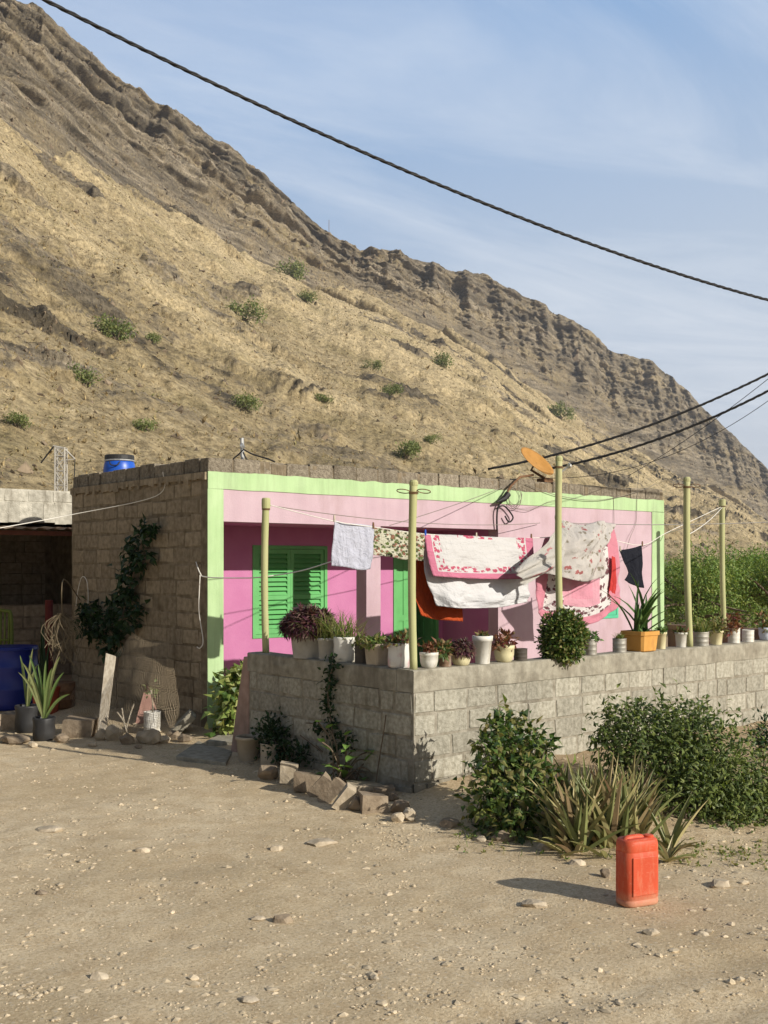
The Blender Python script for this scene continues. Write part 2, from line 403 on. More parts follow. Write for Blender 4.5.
# ================================================================== THE MOUNTAIN
def tab(px, T): return np.interp(px, [t[0] for t in T], [t[1] for t in T])
RIDGE = [(-1200, -330), (-600, -230), (-300, -150), (-120, -70), (0, -6), (20, 1), (45, 12), (72, 36), (100, 64), (150, 98), (190, 122), (240, 158), (300, 205), (330, 234),
         (360, 251), (395, 252), (430, 262), (462, 272), (486, 273), (500, 284), (540, 304), (575, 322), (598, 338), (612, 352), (650, 362), (680, 384), (705, 408), (730, 432),
         (768, 468), (850, 515), (1000, 548), (1300, 558), (2200, 560)]
FOOT = [(-1200, -160), (-600, -60), (-300, 10), (0, 128), (120, 190), (230, 252), (320, 288), (400, 314), (450, 338), (500, 366), (560, 405), (600, 436), (650, 468), (700, 496), (768, 522), (850, 545), (1000, 556), (2200, 562)]
DR = [(-1200, 330), (-300, 360), (0, 420), (384, 720), (768, 1150), (1200, 1600), (2200, 1700)]
DB = [(-1200, 60), (0, 70), (250, 75), (500, 95), (768, 125), (1200, 200), (2200, 260)]
pxs = np.concatenate([np.arange(-1200, -60, 12.0), np.arange(-60, 832, 1.55), np.arange(832, 2200, 12.0)])
nT, nCf, nBk = 230, 150, 8
yr = tab(pxs, RIDGE); yc = tab(pxs, FOOT)
yr = yr + 3.5 * fbm(pxs / 40.0, pxs * 0, 6, 5, .6) + 2.0 * (ridged(pxs / 11.0, pxs * 0 + 3, 4, 9, .7) - 0.6)
yc = np.maximum(yc + 9 * fbm(pxs / 60.0, pxs * 0 + 7, 4, 15), yr + 4)
er = (HOR - yr) / F; ec = (HOR - yc) / F
Dr = tab(pxs, DR); Db = tab(pxs, DB); S = 0.92
Dc = Dr * (S - er) / (S - ec)
zc = CAM.z + ec * Dc; zr = CAM.z + er * Dr
tt = np.linspace(0, 1, nT)[:, None]; uu = np.linspace(0, 1, nCf + 1)[1:, None]; kk = np.linspace(0, 1, nBk + 1)[1:, None]
Dg = np.concatenate([Db + (Dc - Db) * tt, Dc + (Dr - Dc) * uu, Dr + 260 * kk])
Zg = np.concatenate([-3 + (zc + 3) * (0.12 * tt + 0.88 * tt ** 1.12), zc + (zr - zc) * uu, zr - 150 * kk ** 1.2])
PX = np.broadcast_to(pxs, Dg.shape)
isC = np.concatenate([np.zeros((nT, 1)), np.ones((nCf, 1)), np.ones((nBk, 1))]) * np.ones_like(Dg)
up_ = np.concatenate([tt * np.ones_like(PX[:nT]), np.ones_like(PX[:nCf]), np.ones_like(PX[:nBk])])
WX = (PX - CX) / F * Dg                                  # metres across
SL = np.hypot(Dg - Db, Zg)                               # metres up the slope
sc_ = Dg / 600.0
# ribs run down to the right across the hillside
ra = WX * 0.55 + SL * 0.72; rb = -WX * 0.72 + SL * 0.55
rib = ridged(ra / 58.0, rb / 430.0, 4, 31) - 0.62
fine = fbm(WX / 17.0, SL / 17.0, 6, 41, 0.6)
grain = fbm(WX / 4.2, SL / 5.0, 4, 43, 0.62)
lump = np.maximum(0, fbm(WX / 36.0 + 5, SL / 30.0, 5, 47, 0.6) - 0.06)
led = ridged(ra / 300.0 + 3, (rb) / 40.0, 4, 53) - 0.6
outc = sstep(0.10, 0.36, fbm(ra / 62.0 + 11, rb / 26.0, 6, 57, 0.72) + 0.05 * up_ - 0.09)   # rocky outcrops in the grass
# explicit dark band of rock under the pale rib on the left
yim = HOR - (Zg - CAM.z) / Dg * F
band = np.exp(-((yim - (188 + 0.49 * (PX + 10) )) / 13.0) ** 2) * sstep(300, 230, PX) * sstep(-400, -60, PX)
outc = np.clip(outc + 0.75 * band * sstep(-0.25, 0.25, fine + 0.1), 0, 1)
talus = (1 - isC)
amp = talus * sstep(0, 0.08, up_)
# cliffs: beds of rock and upright flutes
flute = ridged(WX / 24.0, SL / 140.0, 5, 67) - 0.6
beds = ridged(WX / 420.0 + SL * 0.0, Zg / 15.0 + 0.5 * fbm(WX / 120.0, Zg / 60.0, 3, 71), 4, 73) - 0.6
crag = fbm(WX / 13.0, Zg / 11.0, 5, 79, 0.65)
edge = np.concatenate([np.zeros((nT, 1)), np.sin(np.pi * np.clip(uu, 0, 1) * 0.5) * (1 - 0.55 * uu ** 6), 0.45 * np.ones((nBk, 1))]) * np.ones_like(Dg)
def strata(period, dip, seed, wob):
    q = (Zg + dip * WX) / period + wob * fbm(WX / 70.0, Zg / 40.0, 4, seed) + .25 * wob * fbm(WX / 9.0, Zg / 30.0, 3, seed + 3)
    f = q - np.floor(q); return (f - sstep(.30, .52, f)), _h(np.floor(q), np.floor(q) * 0, seed)
st1, hb1 = strata(8.0, .05, 111, .8); st2, hb2 = strata(21.0, .05, 121, .7); st3, hb3 = strata(3.4, .05, 131, 1.2)
st1g, hb1g = strata(11.0, .16, 141, 1.6)
crag2 = fbm(WX / 5.0, Zg / 4.0, 4, 97, 0.7)
dD = amp * (-36 * rib * sc_ - 2.2 * grain * (.4 + outc) - 7 * lump - 4.0 * fine * outc - 3 * led * outc + 5 * st1g * np.clip(outc + .05, 0, 1)) + edge * (-34 * flute * sc_ - 10 * beds - 12 * crag - 6 * crag2 + 8.5 * st1 + 15 * st2 + 3.2 * st3)
dZ = amp * (14 * rib * sc_ + 5 * lump + 2.0 * fine + 1.3 * grain * (0.4 + outc) + 1.5 * led * outc) + edge * (2 * beds + 3 * crag + 2.0 * crag2) * np.concatenate([np.ones((nT, 1)), 1 - uu ** 3 * 0.8, 0.2 * np.ones((nBk, 1))])
nearr = sstep(60, 160, Dg)
Dg = Dg + dD * nearr; Zg = Zg + dZ * (0.25 + 0.75 * nearr)
rock = np.clip(isC * (0.95 - 0.45 * sstep(0.05, 0.5, fbm(WX / 60.0 + 9, Zg / 14.0, 4, 83))) + talus * (0.85 * outc + 0.30 * sstep(0.05, -0.35, rib) + 0.30 * sstep(0.0, 0.35, lump) + 0.35 * sstep(0.1, 0.5, fine)), 0, 1)
gold = np.clip(sstep(-0.02, 0.26, rib + 0.22 * fine) * talus * 0.95 + 0.12, 0, 1)
base = np.array(CAM) * np.array([1, 1, 0])
Px = base[0] + Dg * (FW.x + RT.x * (PX - CX) / F); Py = base[1] + Dg * (FW.y + RT.y * (PX - CX) / F)
nr_, nc_ = Dg.shape
idx = np.arange(nr_ * nc_).reshape(nr_, nc_)
quads = np.stack([idx[:-1, :-1], idx[:-1, 1:], idx[1:, 1:], idx[1:, :-1]], -1).reshape(-1, 4)
m, g, b, o = new_mat('mountain_rock_and_grass')
at = g.n('ShaderNodeAttribute', attribute_name='ground_kind'); ch = g.sep(at.outputs['Color'])
co = g.coord('Object')
a1 = g.noise(co, 0.35, 8, 0.7); a2 = g.noise(co, 0.06, 6, 0.6); a3 = g.noise(g.map(co, (1, 1, 0.35)), 1.3, 6, 0.75)
a4 = g.noise(g.map(co, (0.25, 0.25, 2.2)), 0.22, 6, 0.65)
grass = g.ramp(a1, [(0.36, (0.205, 0.158, 0.085)), (0.50, (0.350, 0.276, 0.156)), (0.64, (0.46, 0.372, 0.222))])
grass = g.mix(g.m('MULTIPLY', ch[1], 0.6), grass, g.ramp(a3, [(0.36, (0.40, 0.315, 0.175)), (0.60, (0.66, 0.535, 0.325))]))
grass = g.mix(g.ramp(a2, [(0.50, 0.0), (0.70, 0.55)]), grass, (0.20, 0.165, 0.078))
rck = g.ramp(a4, [(0.34, (0.070, 0.058, 0.040)), (0.47, (0.160, 0.134, 0.094)), (0.56, (0.215, 0.18, 0.126)), (0.68, (0.31, 0.26, 0.19))])
rck = g.mix(g.ramp(a3, [(0.50, 0.0), (0.64, 0.8)]), rck, (0.060, 0.047, 0.038))
rck = g.mix(g.ramp(a2, [(0.48, 0.0), (0.66, 0.5)]), rck, (0.25, 0.195, 0.11))
rck = g.mix(1.0, rck, g.ramp(ch[2], [(0.2, 0.55), (0.8, 1.35)]), 'MULTIPLY')
fac = g.ramp(g.m('ADD', ch[0], g.m('MULTIPLY', g.m('SUBTRACT', a1, 0.5), 1.6)), [(0.28, 0.0), (0.62, 1.0)])
col = g.mix(fac, grass, rck)
a5 = g.noise(co, 0.85, 4, 0.8)
col = g.mix(1.0, col, g.ramp(a5, [(0.36, 0.55), (0.50, 0.97), (0.62, 1.28)]), 'MULTIPLY')
g.put(b.inputs['Base Color'], col); b.inputs['Roughness'].default_value = 0.95; b.inputs['Specular IOR Level'].default_value = 0.08
hgt = g.m('ADD', g.m('MULTIPLY', a1, 0.6), g.m('MULTIPLY', a3, 0.6))
g.put(b.inputs['Normal'], g.bump(hgt, 0.7, 2.2))
mb = MB(); mb.v = np.stack([Px, Py, Zg], -1).reshape(-1, 3).tolist(); mb.f = quads.tolist(); mb.mi = [0] * len(quads)
mt = mb.build('mountain', m, smooth=True)
ca = mt.data.color_attributes.new('ground_kind', 'FLOAT_COLOR', 'POINT')
ca.data.foreach_set('color', np.stack([rock, gold, isC * (.45 * hb1 + .3 * hb2 + .25 * hb3) + (1 - isC) * (.6 * hb1g + .2), rock * 0 + 1], -1).reshape(-1).astype(np.float32))
tag(mt, 'steep dry mountainside with golden grass and bands of brown crags', 'mountain', kind='structure')
MT_D, MT_Z = Dg, Zg
def on_mountain(px, py):
    j = int(np.argmin(np.abs(pxs - px))); yy_ = HOR - (MT_Z[:, j] - CAM.z) / MT_D[:, j] * F
    i = int(np.argmax(yy_[:nT + nCf] <= py)); return Vector((Px[i, j], Py[i, j], Zg[i, j])), float(MT_D[i, j])

# ------------------------------------------------------------------ dry tufts and scree that roughen the slope
nr = np.random.default_rng(77)
def slope_points(n, want):
    out = []
    jmin, jmax = np.searchsorted(pxs, -45), np.searchsorted(pxs, 815); tot = 0
    while tot < n:
        k = 40000; j = nr.integers(jmin, jmax, k); i = nr.integers(int(nT * .12), nT + nCf - 3, k); fj = nr.random(k); fi = nr.random(k)
        j2 = j + 1; i2 = i + 1
        P = np.stack([(1 - fi) * ((1 - fj) * A_[i, j] + fj * A_[i, j2]) + fi * ((1 - fj) * A_[i2, j] + fj * A_[i2, j2]) for A_ in (Px, Py, Zg)], -1)
        ok = nr.random(k) < want(rock[i, j], gold[i, j], isC[i, j]); out.append(np.concatenate([P, Dg[i, j][:, None]], 1)[ok]); tot += int(ok.sum())
    return np.concatenate(out)[:n]
Q = slope_points(46000, lambda r_, g_, c_: np.where(c_ > .5, .12, .25 + .6 * (1 - r_)))
n = len(Q); dz = np.array([0, 0, 1.0])
mb = MB(); hgt_ = .36 * np.exp(.45 * nr.normal(size=n)) * (.65 + Q[:, 3] / 900)
for _ in range(2):
    D_ = nr.normal(size=(n, 3)) * .75 + dz * 1.1; mb.leaves(Q[:, :3] - dz * .1, D_, nr.normal(size=(n, 3)), hgt_, hgt_ * .42, .25, .2)
m_, g, b, o = new_mat('dry_tuft')
g.put(b.inputs['Base Color'], g.ramp(g.island(), [(0.0, (0.12, 0.085, 0.042)), (0.35, (0.24, 0.18, 0.09)), (0.7, (0.40, 0.31, 0.165)), (1.0, (0.17, 0.165, 0.07))])); b.inputs['Roughness'].default_value = 1.0; b.inputs['Specular IOR Level'].default_value = 0.0
tag(mb.build('dry_grass', m_, origin=(0, 0, 0)), 'dry grass tufts and dead scrub all over the mountainside', 'dry grass', kind='stuff')
Q = slope_points(9000, lambda r_, g_, c_: np.where(c_ > .5, .5, .06 + .8 * r_ ** 2)); mb = MB(); OCa = np.array([(1, 0, 0), (-1, 0, 0), (0, 1, 0), (0, -1, 0), (0, 0, 1), (0, 0, -1)], float)
sz_ = .27 * np.exp(.55 * nr.normal(size=len(Q))) * (.6 + Q[:, 3] / 700); V_ = Q[:, None, :3] + OCa[None] * sz_[:, None, None] * (.55 + .7 * nr.random((len(Q), 6, 1))) + nr.normal(size=(len(Q), 6, 3)) * sz_[:, None, None] * .22
mb.v = V_.reshape(-1, 3).tolist(); Fo = np.array([(0, 2, 4), (2, 1, 4), (1, 3, 4), (3, 0, 4), (2, 0, 5), (1, 2, 5), (3, 1, 5), (0, 3, 5)]); mb.f = (np.arange(len(Q))[:, None, None] * 6 + Fo[None]).reshape(-1, 3).tolist(); mb.mi = [0] * len(mb.f)
tag(mb.build('scree', pmat('scree_rock', (.11, .085, .058), (.24, .185, .125), .6, .95, 0, island=.7, spec=.1)), 'broken rocks strewn over the crags and the grassy slope', 'scree', kind='stuff')

# ------------------------------------------------------------------ air
HAZE_DENSITY = 0.00018
hm = bpy.data.materials.new('dusty_air'); hm.use_nodes = True; hm.node_tree.nodes.clear()
g = G(hm.node_tree); om = g.n('ShaderNodeOutputMaterial'); pv = g.n('ShaderNodeVolumePrincipled')
pv.inputs['Color'].default_value = (0.86, 0.88, 0.92, 1); pv.inputs['Density'].default_value = HAZE_DENSITY; pv.inputs['Anisotropy'].default_value = 0.2
hm.node_tree.links.new(pv.outputs[0], om.inputs['Volume'])
zt = float(Zg.max()) + 12; zl = float(min(Z.min(), Zg.min())) - 1
if HAZE_DENSITY > 0:
    mb = MB(); ex = 4200; mb.span((-ex, -ex, zl - 0), (ex, ex, zt))
    hz_ = mb.build('haze', hm); tag(hz_, 'thin dusty haze in the valley air', 'haze', kind='stuff')

# ================================================================== SHARED MATERIALS
M_MORTAR = pmat('grey_mortar', (0.18, 0.158, 0.115), (0.36, 0.33, 0.27), 9, 0.95, 0.6, 55, 0.012, stain=(0.13, 0.115, 0.09), spec=0.1)
M_BLOCK = pmat('concrete_block', (0.245, 0.228, 0.178), (0.445, 0.42, 0.345), 26, 0.95, 0.8, 85, 0.010, island=0.32, spec=0.1, lo=0.30, hi=0.68, stain=(0.21, 0.185, 0.135), stain_lo=0.57, stain_scale=5.0, drip=.15)
M_BLOCK_OLD = pmat('old_brown_block', (0.21, 0.166, 0.11), (0.35, 0.286, 0.20), 14, 0.95, 0.75, 70, 0.012, island=0.30, spec=0.1, stain=(0.14, 0.108, 0.07), stain_lo=0.60, stain_scale=2.0)
M_MORTAR_OLD = pmat('old_brown_mortar', (0.13, 0.102, 0.066), (0.27, 0.218, 0.15), 7, 0.95, 0.7, 45, 0.015, stain=(0.085, 0.068, 0.048), spec=0.1)
M_CAP = pmat('cast_concrete', (0.235, 0.213, 0.165), (0.385, 0.357, 0.285), 12, 0.95, 0.6, 60, 0.010, stain=(0.19, 0.165, 0.125), spec=0.1, stain_lo=0.52, drip=.14)
M_PINK = pmat('pale_pink_paint', (0.465, 0.335, 0.375), (0.515, 0.385, 0.425), 3, 0.85, 0.35, 45, 0.008, stain=(0.41, 0.29, 0.305), spec=0.2, stain_lo=0.52, stain_scale=1.7, drip=.05)
M_ROSE = pmat('rose_pink_paint', (0.45, 0.160, 0.31), (0.50, 0.195, 0.35), 3, 0.8, 0.3, 45, 0.008, stain=(0.38, 0.165, 0.25), spec=0.2, stain_lo=0.6)
M_LIME = pmat('pale_lime_paint', (0.37, 0.52, 0.265), (0.43, 0.575, 0.315), 3, 0.85, 0.3, 45, 0.006, stain=(0.34, 0.44, 0.245), spec=0.2, stain_lo=0.56, drip=.14)
M_GREEN = pmat('green_gloss_paint', (0.105, 0.36, 0.11), (0.13, 0.42, 0.14), 4, 0.45, 0.08, 40, 0.003, stain=(0.10, 0.28, 0.11), spec=0.4)
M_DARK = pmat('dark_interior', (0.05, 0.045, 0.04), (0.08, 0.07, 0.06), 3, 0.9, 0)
M_POLE = pmat('pale_yellow_pole_paint', (0.36, 0.365, 0.165), (0.45, 0.445, 0.235), 5, 0.6, 0.25, 30, 0.004, stretch=(1, 1, 0.2), stain=(0.25, 0.225, 0.12), stain_lo=0.52, stain_scale=3.0)
M_CABLE = pmat('black_cable', (0.012, 0.012, 0.013), (0.022, 0.021, 0.02), 3, 0.6, 0)
M_WIRE = pmat('grey_wire', (0.17, 0.15, 0.12), (0.24, 0.21, 0.17), 3, 0.6, 0)
M_CORD = pmat('white_cord', (0.66, 0.63, 0.56), (0.74, 0.71, 0.64), 3, 0.8, 0)
M_STEEL = pmat('galvanised_steel', (0.42, 0.42, 0.41), (0.55, 0.55, 0.53), 9, 0.5, 0.1, metal=0.6)
M_RUST = pmat('rusty_steel', (0.12, 0.065, 0.035), (0.22, 0.12, 0.06), 14, 0.85, 0.3)
M_STONE = pmat('pale_stone', (0.33, 0.27, 0.19), (0.52, 0.44, 0.325), 10, 0.95, 0.6, 40, 0.012, island=0.3, spec=0.1)
M_STONE_D = pmat('brown_stone', (0.19, 0.145, 0.10), (0.33, 0.265, 0.19), 10, 0.95, 0.6, 40, 0.012, island=0.3, spec=0.1)
M_GRAVEL = pmat('gravel_stone', (0.37, 0.30, 0.195), (0.58, 0.48, 0.34), 20, 0.95, 0, island=0.5, spec=0.1)
M_SOIL = pmat('pot_soil', (0.05, 0.036, 0.025), (0.10, 0.07, 0.045), 30, 1.0, 0.5)
M_WOOD = pmat('weathered_wood', (0.36, 0.30, 0.22), (0.56, 0.50, 0.40), 6, 0.85, 0.4, 40, 0.004, stretch=(6, 6, 0.6))
M_TWIG = pmat('bark', (0.10, 0.075, 0.05), (0.19, 0.145, 0.10), 12, 0.9, 0.4)

# ------------------------------------------------------------------ gravel and loose stones
rng = random.Random(4); nr = np.random.default_rng(4); HXW = 0.455
mb = MB(); OC = [(1, 0, 0), (-1, 0, 0), (0, 1, 0), (0, -1, 0), (0, 0, 1), (0, 0, -1)]
OF = [(0, 2, 4), (2, 1, 4), (1, 3, 4), (3, 0, 4), (2, 0, 5), (1, 2, 5), (3, 1, 5), (0, 3, 5)]
def pebble(x, y, s):
    big = s > .0065; OCx, OFx = (ICO[0] if big else (OC, OF)); z = gzf(x, y); a = rng.uniform(0, 6.3); ca_, sa = math.cos(a), math.sin(a)
    k = [rng.uniform(0.72, 1.2) for _ in OCx]; fl = rng.uniform(0.35, 0.7); sh = rng.uniform(-.35, .35)
    vs = []
    for q, f in zip(OCx, k):
        px_, py_, pz_ = q[0] * s * f * 1.2, q[1] * s * f, q[2] * s * f * fl
        px_ += sh * py_ + 0.3 * sh * pz_
        vs.append((x + px_ * ca_ - py_ * sa, y + px_ * sa + py_ * ca_, z + pz_ - s * 0.05))
    mb.add(vs, OFx)
for _ in range(420):
    if rng.random() < .5: x = HXW - abs(rng.gauss(.15, .35)); y = rng.uniform(4.3, 8)
    else: x = -.05 - abs(rng.gauss(.1, .25)); y = rng.uniform(-.2, 2.6)
    pebble(x, y, min(.05, .012 * math.exp(rng.gauss(0, .6))))
for _ in range(260):
    x = rng.uniform(.2, 5.5); y = -abs(rng.gauss(1.2, .8)) - .1; pebble(x, y, min(.045, .009 * math.exp(rng.gauss(0, .6))))
cnt = 0
clus = nr.uniform(-8, 8, (400, 2))
while cnt < 17000:
    px_ = rng.uniform(-60, 830); dd = 4.4 + 10.5 * rng.random() ** 1.5
    p = CAM + ray(px_, HOR) * dd; x, y = p.x, p.y
    if x > -0.05 and y > -0.02: continue
    if x > 0.3 and y > 4.15: continue
    dens = 0.10 + 1.2 * (vn(x * 1.1, y * 1.1, 7) * .6 + .4 * vn(x * 4, y * 4, 8)) ** 3
    if rng.random() > dens: continue
    s = 0.0036 * math.exp(abs(rng.gauss(0, 0.74))); s = min(s, 0.030)
    pebble(x, y, s); cnt += 1
gv = mb.build('gravel', M_GRAVEL)
tag(gv, 'loose gravel scattered over the dusty ground', 'gravel', kind='stuff')

def stone(name, px, py, wpx, hpx, label, mat=None, group=None, boxy=0.3, dpt=None, rz=None, tilt=0.0, seed=0, cat='stone', rough=0.16, lift=0.0, sub=2):
    p = on_g(px, py); dd = depth(p); w_ = wpx / F * dd; h_ = hpx / F * dd * 0.97; d_ = (dpt or 0.75) * w_
    r_ = random.Random(seed * 7 + int(px)); rot = Matrix.Rotation(-YAW + (rz if rz is not None else r_.uniform(-.3, .3)), 3, 'Z') @ Matrix.Rotation(tilt, 3, 'Y')
    q = Vector((p.x, p.y, 0)) + FW * d_ * 0.4; z0 = gzf(q.x, q.y)
    mb = MB(); mb.rock((q.x, q.y, z0 + h_ * (0.42 if group != 'loose stones lying in the yard' else 0.12) + lift), (w_ * 1.08, d_, h_ * 1.12), r_, rot, sub, rough, boxy=boxy)
    o = mb.build(name, mat or M_STONE, origin=(q.x, q.y, z0), smooth=False)
    return tag(o, label, cat, group)
LOOSE = [(282, 924, 20, 13, 'rounded grey stone lying alone mid yard beside a pale crumb of earth', M_STONE_D), (258, 921, 15, 6, 'flat pale stone just left of the rounded grey stone mid yard', M_STONE),
         (98, 980, 18, 10, 'pale flat stone set in the dust at lower left', M_STONE), (376, 980, 12, 6, 'small pale stone in the lower middle of the yard', M_STONE),
         (248, 1003, 20, 6, 'flat pale slab of stone near the bottom edge of the yard', M_STONE), (141, 853, 16, 7, 'small pale flat stone left of centre in the open yard', M_STONE),
         (652, 936, 18, 9, 'pale lump of stone at the road edge right of the jerrycan', M_STONE), (722, 888, 22, 10, 'pale stone on the bank right of the jerrycan', M_STONE),
         (535, 908, 26, 9, 'broad flat stone in the dust left of the jerrycan', M_STONE), (322, 846, 30, 8, 'flat crumbly stone in front of the broken block row', M_STONE),
         (276, 851, 14, 7, 'small pale stone below the two buckets', M_STONE), (378, 975, 9, 6, 'little brown stone beside the small pale one at lower middle', M_STONE_D),
         (450, 828, 22, 14, 'brown stone at the foot of the bush beside the wall corner', M_STONE_D), (504, 842, 24, 16, 'brown rock under the leafy bush', M_STONE_D),
         (546, 851, 16, 13, 'pale stone between the leafy bush and the aloe clump', M_STONE), (480, 842, 14, 9, 'small pale rock left of the brown rock under the bush', M_STONE),
         (578, 866, 16, 9, 'pale stone at the left foot of the aloe clump', M_STONE), (606, 878, 12, 14, 'dark stone leaning behind the jerrycan', M_STONE_D),
         (703, 936, 14, 6, 'small flat stone on the verge at lower right', M_STONE), (40, 895, 12, 6, 'small brown stone at far left of the open yard', M_STONE_D),
         (48, 832, 26, 6, 'broad flat pale stone in the yard below the rubble', M_STONE), (200, 885, 10, 5, 'tiny pale stone in the middle left of the yard', M_STONE)]
for i, (px, py, w_, h_, lb, mm) in enumerate(LOOSE):
    stone('stone', px, py, w_, h_, lb, mm, 'loose stones lying in the yard', boxy=0.1, seed=i, sub=2)

# ================================================================== BLOCKWORK
def blocks(mb, o, u, n, length, z0, z1, rng, L=0.4, H=0.2, proud=0.009, gap=0.013, jit=0.005, mi=1, start=0.0, zbase=None, skip=0.0):
    """Rows of slightly uneven concrete blocks on the wall face through o, running along u, facing n."""
    o = Vector((*o, 0)); u = Vector((*u, 0)).normalized(); n = Vector((*n, 0)).normalized(); z = z1; k = 0
    while z - H * 0.5 > z0:
        x = -rng.uniform(0.1, 0.2) - (L / 2 if (k + int(start)) % 2 else 0)
        while x < length:
            bl = L * rng.choice([1, 1, 1, 1, 1, 0.5, 0.94]); a = max(x, 0.0); e = min(x + bl, length); x += bl
            if e - a < 0.06 or rng.random() < skip: continue
            g1 = gap * rng.uniform(0.5, 1.6) / 2; g2 = gap * rng.uniform(0.5, 1.6) / 2
            x0, x1 = a + g1, e - g1; q0, q1 = z - H + g2, z - g2; pr = proud * rng.uniform(0.45, 1.3)
            cs = [(x0, q0), (x1, q0), (x1, q1), (x0, q1)]; cs = [(p + rng.uniform(-jit, jit), q + rng.uniform(-jit, jit)) for p, q in cs]
            cx = (x0 + x1) / 2; cz = (q0 + q1) / 2; back = []; front = []; ins = 0.007
            for p, q in cs:
                back.append(o + u * p + UP * q - n * 0.004)
                p2 = p + (ins if p < cx else -ins) * rng.uniform(.5, 1.8); q2 = q + (ins if q < cz else -ins) * rng.uniform(.5, 1.8)
                front.append(o + u * p2 + UP * q2 + n * (pr + rng.uniform(-.002, .002)))
            mb.add(back + front, [(4, 5, 6, 7), (0, 1, 5, 4), (1, 2, 6, 5), (2, 3, 7, 6), (3, 0, 4, 7)], mi)
        z -= H; k += 1

# ------------------------------------------------------------------ the pink house
rng = random.Random(11)
HX0, HX1, HY0, HY1, ZR, ZP = 0.455, 9.50, 4.20, 7.97, 3.17, 3.355
PX0, PX1, PY, PZ, PF = 0.67, 5.42, 5.40, 2.585, 0.12     # porch
house = thing('house', (HX0, HY0, 0), 'flat roofed pink house with lime green borders and a bare block side wall', 'house')
mb = MB()
mb.span((PX0, HY0, PZ), (PX1, HY0 + .2, ZR)); wx0, wx1, wz0, wz1 = 7.0, 8.25, 1.19, 2.28
mb.span((PX1, HY0, -.1), (wx0, HY0 + .2, ZR)); mb.span((wx1, HY0, -.1), (HX1, HY0 + .2, ZR))
mb.span((wx0, HY0, -.1), (wx1, HY0 + .2, wz0)); mb.span((wx0, HY0, wz1), (wx1, HY0 + .2, ZR))
mb.span((HX1 - .2, HY0 + .2, -.1), (HX1, HY1, ZR)); mb.span((HX0 + .2, HY1 - .2, -.1), (HX1 - .2, HY1, ZR))
mb.build('front_wall', M_PINK, house)
mb = MB(); sx0, sx1, sz0, sz1 = 1.88, 3.15, 1.06, 2.33; dx0, dx1, dz1 = 4.40, 5.32, 2.30
mb.span((HX0 + .2, PY, PF), (sx0, PY + .15, PZ)); mb.span((sx1, PY, PF), (dx0, PY + .15, PZ)); mb.span((dx1, PY, PF), (PX1, PY + .15, PZ))
mb.span((sx0, PY, PF), (sx1, PY + .15, sz0)); mb.span((sx0, PY, sz1), (sx1, PY + .15, PZ)); mb.span((dx0, PY, dz1), (dx1, PY + .15, PZ))
mb.span((PX1, HY0 + .203, PF), (PX1 + .15, PY + .15, PZ))
mb.build('porch_wall', M_ROSE, house)
mb = MB(); mb.span((HX0 + .2, HY0 + .203, PZ), (PX1 + .15, PY + .15, PZ + .12)); mb.build('porch_ceiling', M_ROSE, house)
mb = MB(); mb.span((2.90, HY0 + .002, PF), (3.15, HY0 + .22, PZ)); mb.build('pillar', M_PINK, house, bevel=.006)
mb = MB(); mb.span((HX0 + .2, HY0 - .25, -.1), (HX1 - .2, HY1 - .2, PF)); mb.build('floor_slab', pmat('pale_floor', (.50, .41, .40), (.60, .50, .48), 5, .7, .1), house)  # unseen floor, made pale so it bounces light into the porch
mb = MB(); mb.span((HX0 + .2, HY0 + .2, 2.98), (HX1 - .2, HY1 - .2, 3.12)); mb.build('roof', M_CAP, house)
# lime green border, brushed on by hand: wavy edges
mb = MB(); N = 150
xs = [HX0 + (HX1 - HX0) * i / N for i in range(N + 1)]
top = [(x, ZR + 0.006 + 0.020 * float(fbm(x * 5.0, 0.3, 4, 3))) for x in xs]; bot = [(x, 2.972 + 0.006 * float(fbm(x * 3.0, 5.3, 3, 4)) - 0.006 * (x - HX0) / 9) for x in xs]
for i in range(N): mb.prism([bot[i], bot[i + 1], top[i + 1], top[i]], HY0 - .012, HY0 - .0005, 'y')
lx = PX0
zs = [0.02 + 2.95 * i / 60 for i in range(61)]
mb.prism([(HX0 - .004, 0.0), (lx, 0.0), (lx, 2.97), (HX0 - .004, 2.97)], HY0 - .012, HY0 - .0005, 'y'); mb.span((HX0 + .203, HY0 + .0005, 0), (lx, HY0 + .19, PZ))
e0 = [(9.165 + 0.008 * float(fbm(z * 4, 2.2, 3, 8)), z) for z in zs]
for i in range(60): mb.prism([e0[i], (HX1 + .004, zs[i]), (HX1 + .004, zs[i + 1]), e0[i + 1]], HY0 - .012, HY0 - .0005, 'y')
mb.build('lime_border', M_LIME, house)
